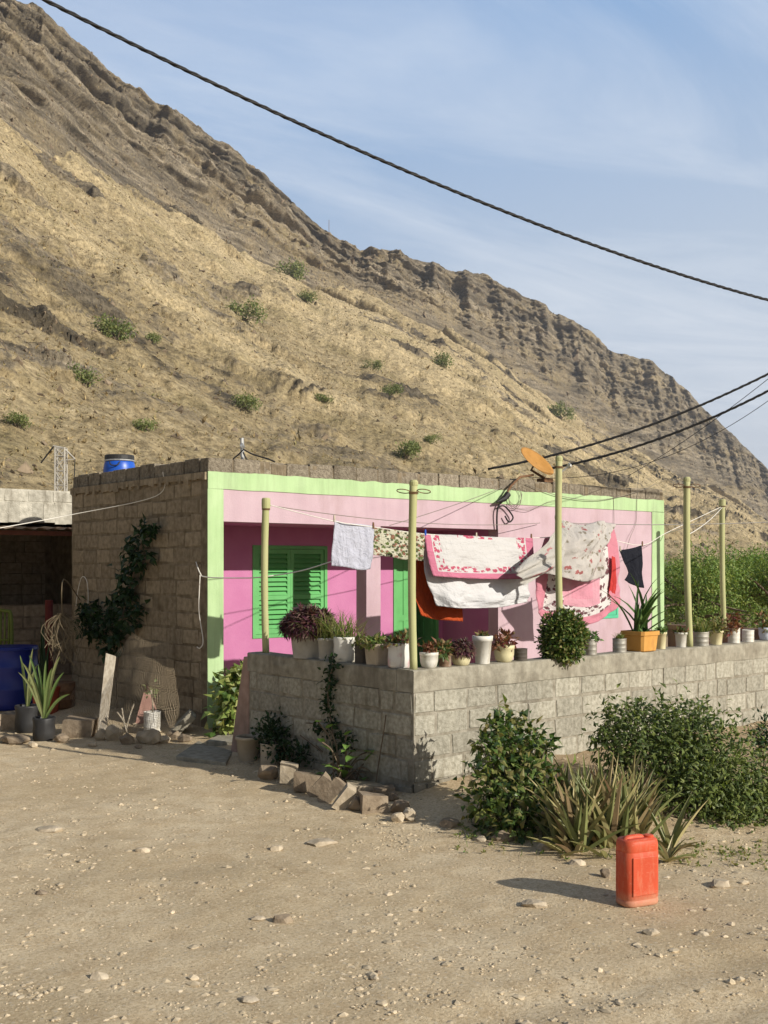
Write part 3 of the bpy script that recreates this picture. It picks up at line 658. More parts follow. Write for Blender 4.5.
# bare block side wall
mb = MB(); mb.span((HX0, HY0, -.1), (HX0 + .2, HY1, ZR - .07))
blocks(mb, (HX0, HY0 + .13), (0, 1), (-1, 0), HY1 - HY0 - .15, 0.0, ZR - .09, rng, proud=.005, gap=.024, jit=.014, skip=.02)
mb.build('side_wall', [M_MORTAR_OLD, M_BLOCK_OLD], house)
mb = MB()                                               # rough concrete ring beam that stands proud of the side wall
for i in range(60):
    y0 = HY0 + .012 + (HY1 - HY0 - .012) * i / 60; y1 = HY0 + .012 + (HY1 - HY0 - .012) * (i + 1) / 60
    mb.span((HX0 - .035 + rng.uniform(-.006, .006), y0, ZR - .075 - rng.random() ** 2 * .06), (HX0 + .198, y1, ZR))
mb.build('ring_beam', M_BLOCK_OLD, house)
mb = MB()                                               # parapet of single blocks round the roof
def parapet(a, bdir, length, nrm, mi):
    x = 0.0
    while x < length - .05:
        bl = min(rng.choice([.40, .40, .38, .41, .36]), length - x); gp = rng.uniform(.003, .022)
        c = Vector((*a, 0)) + Vector((*bdir, 0)) * (x + bl / 2) + Vector((*nrm, 0)) * (.1 - rng.uniform(-.006, .012)); hh = ZP - ZR + rng.uniform(-.022, .012)
        s_ = (bl - gp, .19, hh) if bdir[0] else (.19, bl - gp, hh)
        mb.box((c.x, c.y, ZR + hh / 2), s_, Matrix.Rotation(rng.uniform(-.02, .02), 3, 'Z'), mi, taper=rng.uniform(.95, 1.0)); x += bl
parapet((HX0, HY0), (1, 0), HX1 - HX0, (0, 1), 0); parapet((HX0, HY0 + .2), (0, 1), HY1 - HY0 - .2, (1, 0), 0)
parapet((HX1 - .2, HY0 + .2), (0, 1), HY1 - HY0 - .2, (1, 0), 0); parapet((HX0 + .2, HY1 - .2), (1, 0), HX1 - HX0 - .4, (0, 1), 0)
[mb.span((HX0 + .01 + i * .0903, HY0 + .004 + .010 * rng.random(), ZR - .01), (HX0 + .01 + (i + 1) * .0903, HY0 + .17, ZP - .012 - .035 * rng.random()), mi=1) for i in range(100)]; mb.span((HX0 + .03, HY0 + .18, ZR - .01), (HX0 + .17, HY1 - .03, ZP - .05), mi=1)
M_PARA = pmat('parapet_block', (0.165, 0.138, 0.102), (0.33, 0.285, 0.215), 22, 0.95, 1.0, 50, 0.03, island=0.35, spec=0.1, stain=(0.11, 0.088, 0.062), stain_lo=.52, stain_scale=6)
mb.build('parapet', [M_PARA, M_MORTAR_OLD], house, bevel=.012, bseg=2)
# shuttered window in the porch
def shutter_leaf(x0, x1, z0, z1, y, n_top, parent, zsplit, name='shutter'):
    mb = MB(); s_ = .055; t = .035
    mb.span((x0, y, z0), (x0 + s_, y + t, z1)); mb.span((x1 - s_, y, z0), (x1, y + t, z1))
    for a, b_ in ((z0, z0 + .07), (zsplit - .03, zsplit + .03), (z1 - .06, z1)): mb.span((x0 + s_, y + .001, a), (x1 - s_, y + t - .001, b_))
    for lo, hi, k in ((zsplit + .03, z1 - .06, n_top), (z0 + .07, zsplit - .03, max(3, int(n_top * (zsplit - z0 - .1) / (z1 - zsplit - .1))))):
        for i in range(k):
            zc = lo + (hi - lo) * (i + .5) / k
            mb.box(((x0 + x1) / 2, y + t / 2 + .004, zc), (x1 - x0 - 2 * s_ - .002, .008, (hi - lo) / k * 1.22), Matrix.Rotation(R(-38), 3, 'X'))
    return mb.build(name, M_GREEN, parent)
mb = MB(); fw = .05
for a, b_ in (((sx0, sz0), (sx0 + fw, sz1)), ((sx1 - fw, sz0), (sx1, sz1)), ((sx0 + fw, sz0), (sx1 - fw, sz0 + fw)), ((sx0 + fw, sz1 - fw), (sx1 - fw, sz1))):
    mb.span((a[0], PY - .012, a[1]), (b_[0], PY + .09, b_[1]))
win = mb.build('window', M_GREEN, house); xm = (sx0 + sx1) / 2
shutter_leaf(sx0 + fw + .004, xm - .004, sz0 + fw + .004, sz1 - fw - .004, PY - .004, 9, win, sz0 + .55)
shutter_leaf(xm + .004, sx1 - fw - .004, sz0 + fw + .004, sz1 - fw - .004, PY + .004, 9, win, sz0 + .55)
mb = MB()
for a, b_ in (((wx0, wz0), (wx0 + fw, wz1)), ((wx1 - fw, wz0), (wx1, wz1)), ((wx0 + fw, wz0), (wx1 - fw, wz0 + fw)), ((wx0 + fw, wz1 - fw), (wx1 - fw, wz1))):
    mb.span((a[0], HY0 - .012, a[1]), (b_[0], HY0 + .1, b_[1]))
M_TEAL = pmat('sea_green_paint', (0.075, 0.42, 0.24), (0.10, 0.48, 0.28), 4, 0.45, 0.08, 40, 0.003, spec=.4)
win2 = mb.build('window', M_TEAL, house); win2['label'] = 'sea green shuttered window half hidden by washing'; xm = (wx0 + wx1) / 2
for a, b_ in ((wx0 + fw + .003, xm - .003), (xm + .003, wx1 - fw - .003)):
    o_ = shutter_leaf(a, b_, wz0 + fw + .003, wz1 - fw - .003, HY0 - .004, 8, win2, wz0 + .5); o_.data.materials[0] = M_TEAL
# double door, one leaf open on a dark room
mb = MB(); dw = .055
mb.span((dx0, PY - .015, PF), (dx0 + dw, PY + .1, dz1)); mb.span((dx1 - dw, PY - .015, PF), (dx1, PY + .1, dz1)); mb.span((dx0 + dw, PY - .015, dz1 - dw), (dx1 - dw, PY + .1, dz1))
door = mb.build('door', M_GREEN, house)
def door_leaf(x0, x1, parent, rot=None):
    mb = MB(); t = .04; z0, z1 = PF + .01, dz1 - dw - .005; w_ = x1 - x0; s_ = .075
    mb.span((0, .012, z0), (w_, t - .01, z1))
    mb.span((0, 0, z0), (s_, t, z1)); mb.span((w_ - s_, 0, z0), (w_, t, z1)); mb.span((w_ / 2 - .025, .001, z0), (w_ / 2 + .025, t - .001, z1))
    for a, b_ in ((z0, z0 + .13), (z0 + .70, z0 + .82), (z0 + 1.08, z0 + 1.17), (z1 - .11, z1)): mb.span((s_, .0015, a), (w_ - s_, t - .0015, b_))
    if rot is not None: mb.v = [tuple(rot @ Vector(p)) for p in mb.v]
    mb.v = [(p[0] + x0, p[1] + PY + .03, p[2]) for p in mb.v]
    return mb.build('door_leaf', M_GREEN, parent)
door_leaf(dx0 + dw + .003, (dx0 + dx1) / 2 - .004, door)
rr = Matrix.Rotation(R(97), 3, 'Z')
lf = MB(); door_leaf(dx1 - dw - .01, dx1 - dw - .01 + .40, door, rr)

# ------------------------------------------------------------------ yard wall (corner at the origin)
rng = random.Random(5); WT = 1.14
yw = thing('yard_wall', (0, 0, 0), 'grey concrete block wall that turns a corner round the front yard and carries the plant pots', 'wall')
mb = MB(); mb.span((.0, .0, -.3), (9.6, .2, .952)); mb.span((.0, .2, -.3), (.2, 2.6, .952))
blocks(mb, (0.0, 0.0), (1, 0), (0, -1), 9.6, .12, .95, rng, proud=.007, gap=.017, jit=.008, start=1, skip=.02)
blocks(mb, (0.0, 0.008), (0, 1), (-1, 0), 2.58, .12, .95, rng, proud=.008, gap=.02, jit=.009)
# crumbling render at the foot
for i in range(70):
    x0 = 9.6 * i / 70; mb.span((x0, -.010 - .03 * rng.random(), -.3), (x0 + 9.6 / 70, .02, .13 + .05 * float(fbm(x0 * 2, 1, 3, 9))), 0)
for i in range(22):
    y0 = 2.6 * i / 22; mb.span((-.012 - .03 * rng.random(), y0 + .012, -.3), (.02, y0 + 2.6 / 22 + .012, .13 + .05 * float(fbm(y0 * 2, 8, 3, 9))), 0)
mb.build('block_courses', [M_MORTAR, M_BLOCK], yw)
mb = MB(); n = 96
def cap_run(o_, u_, n_, length, k):
    """Cast beam with a slightly wavy edge, one loft."""
    rows = []
    for i in range(k + 1):
        s_ = length * i / k; f = lambda q, c: .006 * float(fbm(s_ * 3 + q, c, 3, 31))
        P = lambda off, z: Vector((*o_, 0)) + Vector((*u_, 0)) * s_ + Vector((*n_, 0)) * off + UP * z
        rows.append([P(.012 + f(0, 1), .945 + f(3, 2)), P(.016 + f(5, 3), 1.04 + f(2, 5)), P(.012 + f(8, 4), WT - .012), P(.0, WT + f(1, 6)), P(-.2, WT + f(9, 7)), P(-.212, WT - .012), P(-.212, .945)])
    m_ = len(rows[0])
    mb.add([p for r_ in rows for p in r_], [(i * m_ + j, (i + 1) * m_ + j, (i + 1) * m_ + j + 1, i * m_ + j + 1) for i in range(k) for j in range(m_ - 1)] + [tuple(range(m_)), tuple(k * m_ + j for j in range(m_ - 1, -1, -1))])
cap_run((-.012, 0), (1, 0), (0, -1), 9.62, 110); cap_run((0, 2.62), (0, -1), (-1, 0), 2.405, 34)
mb.build('cap', M_CAP, yw)
mb = MB(); mb.add([(-.01, 2.6, -.2), (.21, 2.6, -.2), (.21, 3.02, -.2), (-.01, 3.02, -.2), (-.01, 2.6, 1.09), (.21, 2.6, 1.09), (.21, 2.70, 1.09), (-.01, 2.70, 1.09)],
       [(0, 3, 2, 1), (4, 5, 6, 7), (0, 1, 5, 4), (1, 2, 6, 5), (2, 3, 7, 6), (3, 0, 4, 7)])
mb.build('sloping_end', pmat('pinkish_render', (0.30, 0.20, 0.16), (0.42, 0.29, 0.235), 8, 0.95, .5, 40, .01, stain=(0.2, 0.15, 0.11)), yw, bevel=.01)
mb = MB(); mb.span((9.6, .0, -.2), (9.78, 4.18, .96)); mb.span((9.58, -.02, .96), (9.80, 4.18, 1.03))
bw = mb.build('side_wall', pmat('brown_render', (0.155, 0.095, 0.065), (0.235, 0.15, 0.105), 5, 0.9, .4, 40, .01, stain=(0.12, 0.075, 0.055)), origin=(9.6, 2, 0))
tag(bw, 'low dark brown wall at the far right end of the yard', 'wall')

# ------------------------------------------------------------------ open fronted shed at the left
SY = 9.40
shed = thing('shed', (-1, SY, 0), 'dark open fronted block shed behind the left side of the pink house', 'shed')
mb = MB(); mb.span((-5, SY, 2.73), (2.5, SY + .2, 3.23))
blocks(mb, (-5, SY), (1, 0), (0, -1), 7.5, 3.03, 3.23, rng, proud=.01, gap=.03, jit=.008)
for i in range(40):
    x0 = -5 + 7.5 * i / 40; mb.span((x0, SY - .012 - .012 * rng.random(), 2.73 - .03 * rng.random()), (x0 + 7.5 / 40, SY + .01, 3.015 + .02 * rng.random()), 0)
M_BLOCK_PALE = pmat('pale_block', (0.32, 0.30, 0.245), (0.52, 0.49, 0.41), 12, 0.95, 0.8, 50, 0.015, island=.25, stain=(0.2, 0.18, 0.14), stain_scale=5, spec=.1)
mb.build('front_beam', [M_BLOCK_PALE, M_BLOCK_PALE], shed)
mb = MB(); mb.span((-5, 13, -.1), (2.5, 13.2, 3.2)); mb.span((-5.2, SY, -.1), (-5, 13.2, 3.2)); mb.span((2.3, SY + .2, -.1), (2.5, 13, 3.2))
blocks(mb, (-5, 13), (1, 0), (0, -1), 7.2, 0, 3.1, rng)
mb.build('wall', [M_MORTAR_OLD, M_BLOCK_OLD], shed)
mb = MB(); mb.span((-5, 10.6, -.1), (2.28, 10.75, 1.40)); blocks(mb, (-5, 10.6), (1, 0), (0, -1), 7.2, 0, 1.40, rng, proud=.012, gap=.03)
mb.build('inner_wall', [M_MORTAR_OLD, M_BLOCK_OLD], shed)
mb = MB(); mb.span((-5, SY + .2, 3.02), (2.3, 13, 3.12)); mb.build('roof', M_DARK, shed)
mb = MB(); k = 110                                      # corrugated sheet under the beam, edge on to the yard
rows = [[Vector((-5 + 7.2 * j / k, y, zc + .018 * math.sin(j * 1.9))) for j in range(k + 1)] for y, zc in ((SY - .30, 2.62), (SY + .6, 2.68), (SY + 2.4, 2.78))]
mb.grid(rows); mb.build('awning', pmat('old_roof_sheet', (0.16, 0.12, 0.085), (0.30, 0.25, 0.19), 4, .7, .1, 30, .004, stain=(0.16, 0.07, 0.035), stain_lo=.45), shed, solid=.006)
mb = MB(); mb.span((-5, SY - .06, 2.52), (2.4, SY - .014, 2.59)); mb.build('beam', pmat('red_brown_wood', (.13, .05, .035), (.2, .08, .05), 6, .8, .3), shed)

# ------------------------------------------------------------------ concrete step at the yard entrance
def slab_at(pts, z, t, name, mat, label, cat, bevel=.01):
    mb = MB(); mb.prism([(p.x, p.y) for p in pts], z - t, z, 'z'); c = sum(pts, Vector()) / len(pts)
    return tag(mb.build(name, mat, origin=(c.x, c.y, z - t), bevel=bevel), label, cat)
q = [on_z(a, b_, .05) for a, b_ in ((176, 756), (226, 763), (240, 741), (203, 738))]
slab_at(q, .055, .14, 'doorstep', M_CAP, 'flat cracked concrete slab at the yard entrance beside the house corner', 'step')
q = [on_z(a, b_, .10) for a, b_ in ((206, 742), (238, 743), (244, 736), (222, 734))]
slab_at(q, .115, .12, 'threshold', M_CAP, 'pale narrow threshold slab below the leafy hedge plant', 'step')

# ================================================================== POLES
def ring(c, r, t, nrm=(0, 0, 1), k=18):
    nrm = Vector(nrm).normalized(); a = nrm.orthogonal().normalized(); b_ = nrm.cross(a)
    return [Vector(c) + (a * math.cos(6.2832 * i / k) + b_ * math.sin(6.2832 * i / k)) * r for i in range(k + 1)]
def pole(loc, ztop, z0, r, label, loops=True, lean=(0, 0), cap=False):
    t = thing('line_pole', (loc[0], loc[1], z0), label, 'pole', 'pale yellow washing line poles'); L = ztop - z0; r_ = random.Random(int(loc[0] * 100))
    P = lambda s_: Vector((loc[0] + lean[0] * s_, loc[1] + lean[1] * s_, z0 + L * s_)) + RT * (.016 * math.sin(3.1416 * s_) * (1 if int(loc[0] * 10) % 2 else -1))
    mb = MB(); mb.tube([P(i / 14) for i in range(15)], [r * (1 + .035 * r_.uniform(-1, 1)) for _ in range(15)], 12); mb.build('shaft', M_POLE, t, smooth=True)
    mb = MB(); mb.lathe(P(1.0) - Vector((0, 0, .10)), [(r * 1.22, 0), (r * 1.25, .05), (r * 1.22, .10), (r * .9, .112)] if cap else [(r * 1.08, .06), (r * 1.12, .09), (r * .8, .108)], 14); mb.build('cap', M_POLE, t, smooth=False)
    mb = MB()
    for z_ in (.05, .062): mb.tube(ring(P(1.0) - Vector((0, 0, z_ + .05)), r * 1.12, .004), .004, 5, cap=False)
    if loops:
        for s_ in (-1, 1):
            c = P(1.0) + RT * s_ * (r + .055) - Vector((0, 0, .09)); mb.tube(ring(c, .058, .004, (0.25, .1, 1)), .0045, 5, cap=False)
    mb.build('wire_loop', M_RUST, t); return P(1.0)
p1 = on_x_z(266, .10, WT); zt_ = lambda p, py: CAM.z + (HOR - py) / F * depth(p)
T1 = pole((p1.x, p1.y), zt_(p1, 499), WT - .02, .037, 'pale yellow pole with a thick cap at the left end of the yard wall', False, cap=True)
p2 = Vector((.07, .08, 0)); T2 = pole((.07, .08), zt_(p2, 481), WT - .02, .036, 'pale yellow pole standing on the corner of the yard wall')
p3 = on_y_z(561, .10, WT); T3 = pole((p3.x, p3.y), zt_(p3, 457), WT - .02, .034, 'pale yellow pole rising behind the round clipped bush', False, lean=(-.03, 0))
p4 = on_y_z(690, .10, WT); T4 = pole((p4.x, p4.y), zt_(p4, 478), WT - .02, .037, 'pale yellow pole between the grey pots right of the yellow planter', lean=(-.06, 0))
p5 = on_x_z(724, 9.69, 1.03); T5 = pole((p5.x, p5.y), zt_(p5, 500), 1.01, .044, 'most distant pale yellow pole, standing on the low brown wall', False, lean=(-.05, 0), cap=True)

# ================================================================== WIRES AND CABLES
def twisted(pts, r, turn, n=3):
    out = []
    for k in range(n):
        q = []; s_ = 0.0
        for i, p in enumerate(pts):
            if i: s_ += (p - pts[i - 1]).length
            t = (pts[min(i + 1, len(pts) - 1)] - pts[max(i - 1, 0)]).normalized(); a = t.cross(UP).normalized(); b_ = a.cross(t)
            ph = 6.2832 * (s_ / turn + k / n); q.append(p + (a * math.cos(ph) + b_ * math.sin(ph)) * r)
        out.append(q)
    return out
def cable(name, pts, r, label, mat=M_CABLE, twist=None, cat='cable', n=6):
    mb = MB()
    if twist:
        for q in twisted([Vector(p) for p in pts], r * .95, twist): mb.tube(q, r, n)
    else: mb.tube(pts, r, n)
    o_ = mb.build(name, mat, origin=pts[len(pts) // 2], smooth=True); return tag(o_, label, cat)
A = at_depth(45, 0, 9.0); B = at_depth(768, 300, 14.0)
cable('power_cable', sag_line(A, B, .22, 260, -.9, 1.9), .0105, 'thick twisted black cable that crosses the sky above the house', twist=.42)
def swoop(a, b_, sag, ext=1.6, n=60): return sag_line(a, b_, sag, n, 0.0, ext)
SA = at_depth(488, 469, 19.3); SB = at_depth(768, 374, 19.0)
cable('power_cable', swoop(SA, SB, .20), .013, 'upper black cable running from the roof up to the right', twist=.5)
SA2 = at_depth(548, 469, 19.6); SB2 = at_depth(768, 391, 19.0)
cable('power_cable', swoop(SA2, SB2, .16), .013, 'lower black cable running from behind the satellite dish up to the right', twist=.5)
cable('wire', swoop(at_depth(520, 476, 18.2), at_depth(768, 401, 17.6), .42, 1.4), .0055, 'thin grey wire sagging below the two black cables', M_CABLE, cat='wire')
cable('wire', swoop(at_depth(628, 476, 18.2), at_depth(768, 379, 15.0), .06, 1.5), .0045, 'thin straight wire rising steeply behind the black cables', M_CABLE, cat='wire')
hc = Vector((HX1 - .02, HY0 - .03, zt_((HX1, HY0, 0), 534)))
cable('cord', sag_line(Vector((6.9, HY0 - .05, zt_((6.9, HY0, 0), 523))), at_depth(830, 519, 15.5), .05, 30, 0, 1.2), .007, 'straight white cord running from the front wall out to the right', M_CORD, cat='cord')
cable('cord', sag_line(hc, T5 - Vector((0, 0, .13)), .05, 20), .0075, 'white cord tied from the right house corner to the most distant pole', M_CORD, cat='cord')
cable('cord', sag_line(T4 - Vector((0, 0, .65)), T5 - Vector((0, 0, .12)), .04, 20), .005, 'white cord tied between the two poles at the right', M_CORD, cat='cord')
cable('wire', smooth_path([on_y(525, 484, HY0 - .03), on_y(560, 496, HY0 - .05), on_y(600, 500, HY0 - .05), on_y(640, 491, HY0 - .03), on_y(655, 484, HY0 - .02)], 8), .005, 'thin wire drooping along the lime border right of the bracket', M_WIRE, cat='wire')
cable('wire', sag_line(T1 - Vector((0, 0, .06)), on_y(540, 523, HY0 - .05), .10, 40), .0045, 'thin wire strung from the left capped pole across the pink front', M_WIRE, cat='wire')
cable('wire', sag_line(Vector((1.9, 2.55, 2.50)) + UP * .02, on_y(506, 486, HY0 - .06), .02, 30), .0045, 'thin wire slanting up from the washing to the roof bracket', M_WIRE, cat='wire')
# cord on the bare side wall and across the porch
pp = [on_x(196, 562, HX0 - .03), on_x(200, 573, HX0 - .06), Vector((HX0 - .05, HY0 - .05, zt_((HX0, HY0, 0), 577)))] + [on_y(240, 578, 3.6), on_y(262, 577, 3.0), on_y(300, 571, 2.8), on_y(333, 561, 2.72)]
cable('cord', smooth_path(pp, 8), .0075, 'white cord from the side wall round the lime corner to the white towel', M_CORD, cat='cord')
pp = [on_x(200, 575, HX0 - .05), on_x(199, 610, HX0 - .04), on_x(203, 640, HX0 - .035), on_x(200, 648, HX0 - .05), on_x(197, 647, HX0 - .06)]
cable('cord', smooth_path(pp, 8), .007, 'loose cord end hanging down the bare side wall', M_CORD, cat='cord')
cable('cord', smooth_path([at_depth(-60, 539, 13.2), at_depth(0, 528, 13.6), at_depth(70, 515, 14.4), on_x(156, 496, HX0 - .05), on_x(163, 472, HX0 - .04)], 10), .006, 'pale cord strung from the left across the shed front to the side wall', M_CORD, cat='cord')
pp = [on_x(72 + 4, 606, HX0 - .03), on_x(78, 590, HX0 - .05), on_x(82, 577, HX0 - .06), on_x(87, 582, HX0 - .05), on_x(88, 604, HX0 - .04), on_x(84, 615, HX0 - .04)]
cable('cord', smooth_path(pp, 8), .006, 'tangled cord loop on the far end of the bare side wall', M_CORD, cat='cord')

# ------------------------------------------------------------------ service bracket with its loops of cable
br = thing('service_bracket', on_y(512, 480, HY0), 'rusty service bracket with dangling cable loops under the front parapet', 'bracket')
Y_ = HY0 - .06
mb = MB(); mb.tube([on_y(533, 475, HY0 + .02), on_y(520, 477, Y_), on_y(511, 486, Y_ - .05), on_y(505, 496, Y_ - .05)], .018, 7); mb.build('arm', M_RUST, br)
mb = MB(); mb.tube([on_y(508, 494, Y_ - .05), on_y(504, 499, Y_ - .05), on_y(497, 502, Y_ - .05)], [.05, .045, .012], 8); mb.build('insulator', M_CABLE, br)
mb = MB(); mb.tube(smooth_path([on_y(505, 500, Y_ - .03), on_y(499, 505, Y_), on_y(497, 514, Y_), on_y(497, 530, Y_ + .02)], 8), .013, 6)
mb.tube(smooth_path([on_y(498, 507, Y_), on_y(504, 506, Y_), on_y(510, 512, Y_), on_y(513, 518, Y_), on_y(509, 522, Y_), on_y(505, 516, Y_)], 8), .012, 6); mb.build('cable_loop', M_CABLE, br, smooth=True)
mb = MB(); mb.tube(smooth_path([on_y(515 + 7 * math.cos(a) * (1 - .05 * a / 6), 494 + 10 * math.sin(a) + a * .35, Y_ + .01) for a in [i * .55 for i in range(30)]], 3), .004, 5)
mb.tube(smooth_path([on_y(515, 508, Y_), on_y(530, 510, Y_), on_y(548, 502, Y_), on_y(558, 500, Y_)], 8), .004, 5); mb.build('loose_wire', M_WIRE, br, smooth=True)
ob_ = on_y(658, 490, HY0)
mb = MB(); mb.tube(smooth_path([on_y(639, 470, HY0 + .05), on_y(637, 500, Y_ + .04), on_y(636, 522, Y_ + .04), on_y(630, 538, Y_), on_y(626, 552, Y_)], 8), .004, 5); mb.tube(smooth_path([on_y(613, 487, Y_ + .04), on_y(614, 520, Y_ + .04), on_y(613, 545, Y_)], 8), .004, 5)
tag(mb.build('wire', M_WIRE, origin=on_y(639, 500, HY0)), 'two thin wires hanging down the front wall above the black shorts', 'wire')

# ------------------------------------------------------------------ satellite dish, rusted orange
dcen = at_depth(536.5, 462, 17.0)
dish = thing('satellite_dish', on_y(545, 480, HY0 + .1), 'rust orange satellite dish tilted on the parapet above the washing', 'satellite dish')
nrm = (RT * .55 + UP * .70 - FW * .46).normalized(); a_ = nrm.cross(UP).normalized(); b_ = a_.cross(nrm); mb = MB(); vs = []; Rd = .315; kr, ka = 8, 32
for i in range(kr + 1):
    r_ = Rd * i / kr
    for j in range(ka):
        t = 6.2832 * j / ka; vs.append(dcen + (a_ * math.cos(t) + b_ * math.sin(t)) * max(r_, .002) + nrm * (r_ * r_ * .42 - .02))
mb.add(vs, [(i * ka + j, i * ka + (j + 1) % ka, (i + 1) * ka + (j + 1) % ka, (i + 1) * ka + j) for i in range(kr) for j in range(ka)])
M_DISH = pmat('orange_rust', (0.34, 0.165, 0.035), (0.44, 0.225, 0.06), 6, .75, .15, 40, .004, stain=(0.30, 0.135, 0.04), stain_scale=4)
mb.build('reflector', M_DISH, dish, smooth=True, solid=.006)
mb = MB(); foot = on_y(545, 480, HY0 + .1); mb.tube([dcen - nrm * .02, dcen - nrm * .14 - UP * .02, Vector((foot.x, foot.y, ZP + .05))], .02, 8); mb.box((foot.x, foot.y, ZP + .02), (.2, .16, .06)); mb.build('mount', M_RUST, dish)
mb = MB(); a1_, a2_ = T3 - Vector((0, 0, .17)), T3 - Vector((0, 0, .09)) + RT * .10 - FW * .02
mb.tube([a1_, a2_], .010, 6); mb.rock(a2_, (.05, .05, .06), random.Random(1)); tag(mb.build('cable_clamp', M_STEEL, origin=a1_), 'small pale cable clamp near the top of the pole by the dish', 'clamp')

# ------------------------------------------------------------------ roof: blue drum, stub mast; lattice mast behind
M_BLUE = pmat('blue_plastic', (0.010, 0.075, 0.42), (0.016, 0.105, 0.52), 3, .38, .05, 20, .003, spec=.45)
M_BLACKP = pmat('black_plastic', (0.018, 0.018, 0.019), (0.035, 0.034, 0.033), 5, .5, .15, 25, .004, spec=.4)
dc = Vector((.97, 7.50, 3.12))
drum = thing('roof_drum', dc, 'small bright blue plastic drum with a dark lid on the house roof', 'barrel')
mb = MB(); r0 = .228; mb.lathe(dc, [(r0 * .82, 0), (r0 * .98, .06), (r0 * 1.02, .2), (r0, .34), (r0 * .93, .42), (r0 * .86, .445)], 28); mb.build('body', M_BLUE, drum, smooth=True)
mb = MB(); mb.lathe(dc, [(r0 * .90, .455), (r0 * .93, .47), (r0 * .93, .515), (r0 * .89, .53)], 28); mb.build('lid', M_BLACKP, drum)
mb = MB(); mb.tube(ring(dc + UP * .45, r0 * .915, .01), .012, 6, cap=False); mb.build('clamp_ring', M_STEEL, drum)
mb = MB(); hp = dc + UP * .40 - FW * r0 * .96; mb.tube(smooth_path([hp - RT * .09 + UP * .02, hp - RT * .06 - UP * .03 - FW * .03, hp + RT * .03 - UP * .03 - FW * .03, hp + RT * .06 + UP * .02], 6), .009, 6); mb.build('handle', M_BLACKP, drum)
sm = thing('stub_mast', at_depth(243, 460, 15.0), 'short pipe mast with black wires on the roof near the left house corner', 'mast')
mb = MB(); b0 = at_depth(243, 462, 15.0); mb.tube([b0 - UP * .3, at_depth(242, 438, 15.0)], .026, 8); mb.tube([at_depth(241, 447, 14.97), at_depth(244, 445, 14.97)], .035, 8); mb.build('pipe', M_STEEL, sm)
mb = MB()
for q in (((243, 449), (252, 454), (268, 459), (275, 462)), ((243, 450), (238, 455), (233, 459)), ((243, 452), (246, 458), (248, 461))): mb.tube(smooth_path([at_depth(a, b2, 14.9) for a, b2 in q], 6), .011, 5)
mb.build('black_wire', M_CABLE, sm)
ld = 47.0; lb = at_depth(61, 500, ld); s_ = .20; ztop = zt_(lb, 448); zb = 0.5
lat = thing('lattice_mast', (lb.x, lb.y, zb), 'white steel lattice mast with short cross arms beyond the shed', 'mast')
mb = MB(); cs = [(-1, -1), (1, -1), (1, 1), (-1, 1)]
Pq = lambda c, z: Vector((lb.x, lb.y, z)) + RT * c[0] * s_ * (1 + .12 * (ztop - z) / ztop) + FW * c[1] * s_ * (1 + .12 * (ztop - z) / ztop)
for c in cs: mb.tube([Pq(c, zb), Pq(c, ztop)], .028, 5)
zz_ = zb; k = 0
while zz_ < ztop - .3:
    z2 = min(zz_ + .62, ztop)
    for i in range(4):
        c, d2 = cs[i], cs[(i + 1) % 4]; mb.tube([Pq(c, zz_), Pq(d2, z2)], .015, 4); mb.tube([Pq(d2, zz_), Pq(c, z2)], .02, 4); mb.tube([Pq(c, z2), Pq(d2, z2)], .02, 4)
    zz_ = z2
M_WHITE = pmat('pale_grey_paint', (0.36, 0.34, 0.30), (0.46, 0.44, 0.39), 4, .6, .1, 30, .003, stain=(0.5, 0.46, 0.38))
mb.build('tower', M_WHITE, lat)
mb = MB(); mb.tube([at_depth(53, 446, ld), at_depth(64, 448, ld)], .035, 5); mb.tube([at_depth(64, 448, ld), at_depth(75, 459, ld)], .035, 5); mb.tube([at_depth(60, 461, ld), at_depth(75, 459, ld)], .028, 5); mb.build('cross_arm', M_WHITE, lat)
mb = MB(); mb.tube([at_depth(54, 446, ld), at_depth(41, 463, ld)], .035, 5); mb.build('insulator', M_CABLE, lat); mb = MB(); mb.tube([at_depth(75, 459, ld), at_depth(74, 490, ld)], .022, 5); mb.build('drop_wire', M_CABLE, lat)

# ================================================================== WASHING ON THE LINE
Lp = Vector((T1.x, T1.y, 0)); Lq = Vector((T5.x, T5.y, 0)); Lu = (Lq - Lp).normalized(); Ln = Vector((Lu.y, -Lu.x, 0))   # Ln points at the viewer's side
def on_line(px, py, off=0.0):
    r = ray(px, py); t = (Lp - CAM).dot(Ln) / r.dot(Ln); bow = .55 * math.sin(math.pi * min(max((px - 266) / 455., 0.), 1.)) ** .5; p = CAM + r * (((Lp - CAM).dot(Ln) + bow) / r.dot(Ln)); return p + Ln * off
line_px = [(266, 504), (333, 521), (373, 527), (425, 534), (480, 537), (532, 538), (575, 536), (612, 540), (643, 545), (668, 532), (721, 507)]
cable('washing_line', smooth_path([on_line(a, b2) for a, b2 in line_px], 6), .005, 'sagging washing line that carries the laundry across the yard', M_CORD, cat='line')

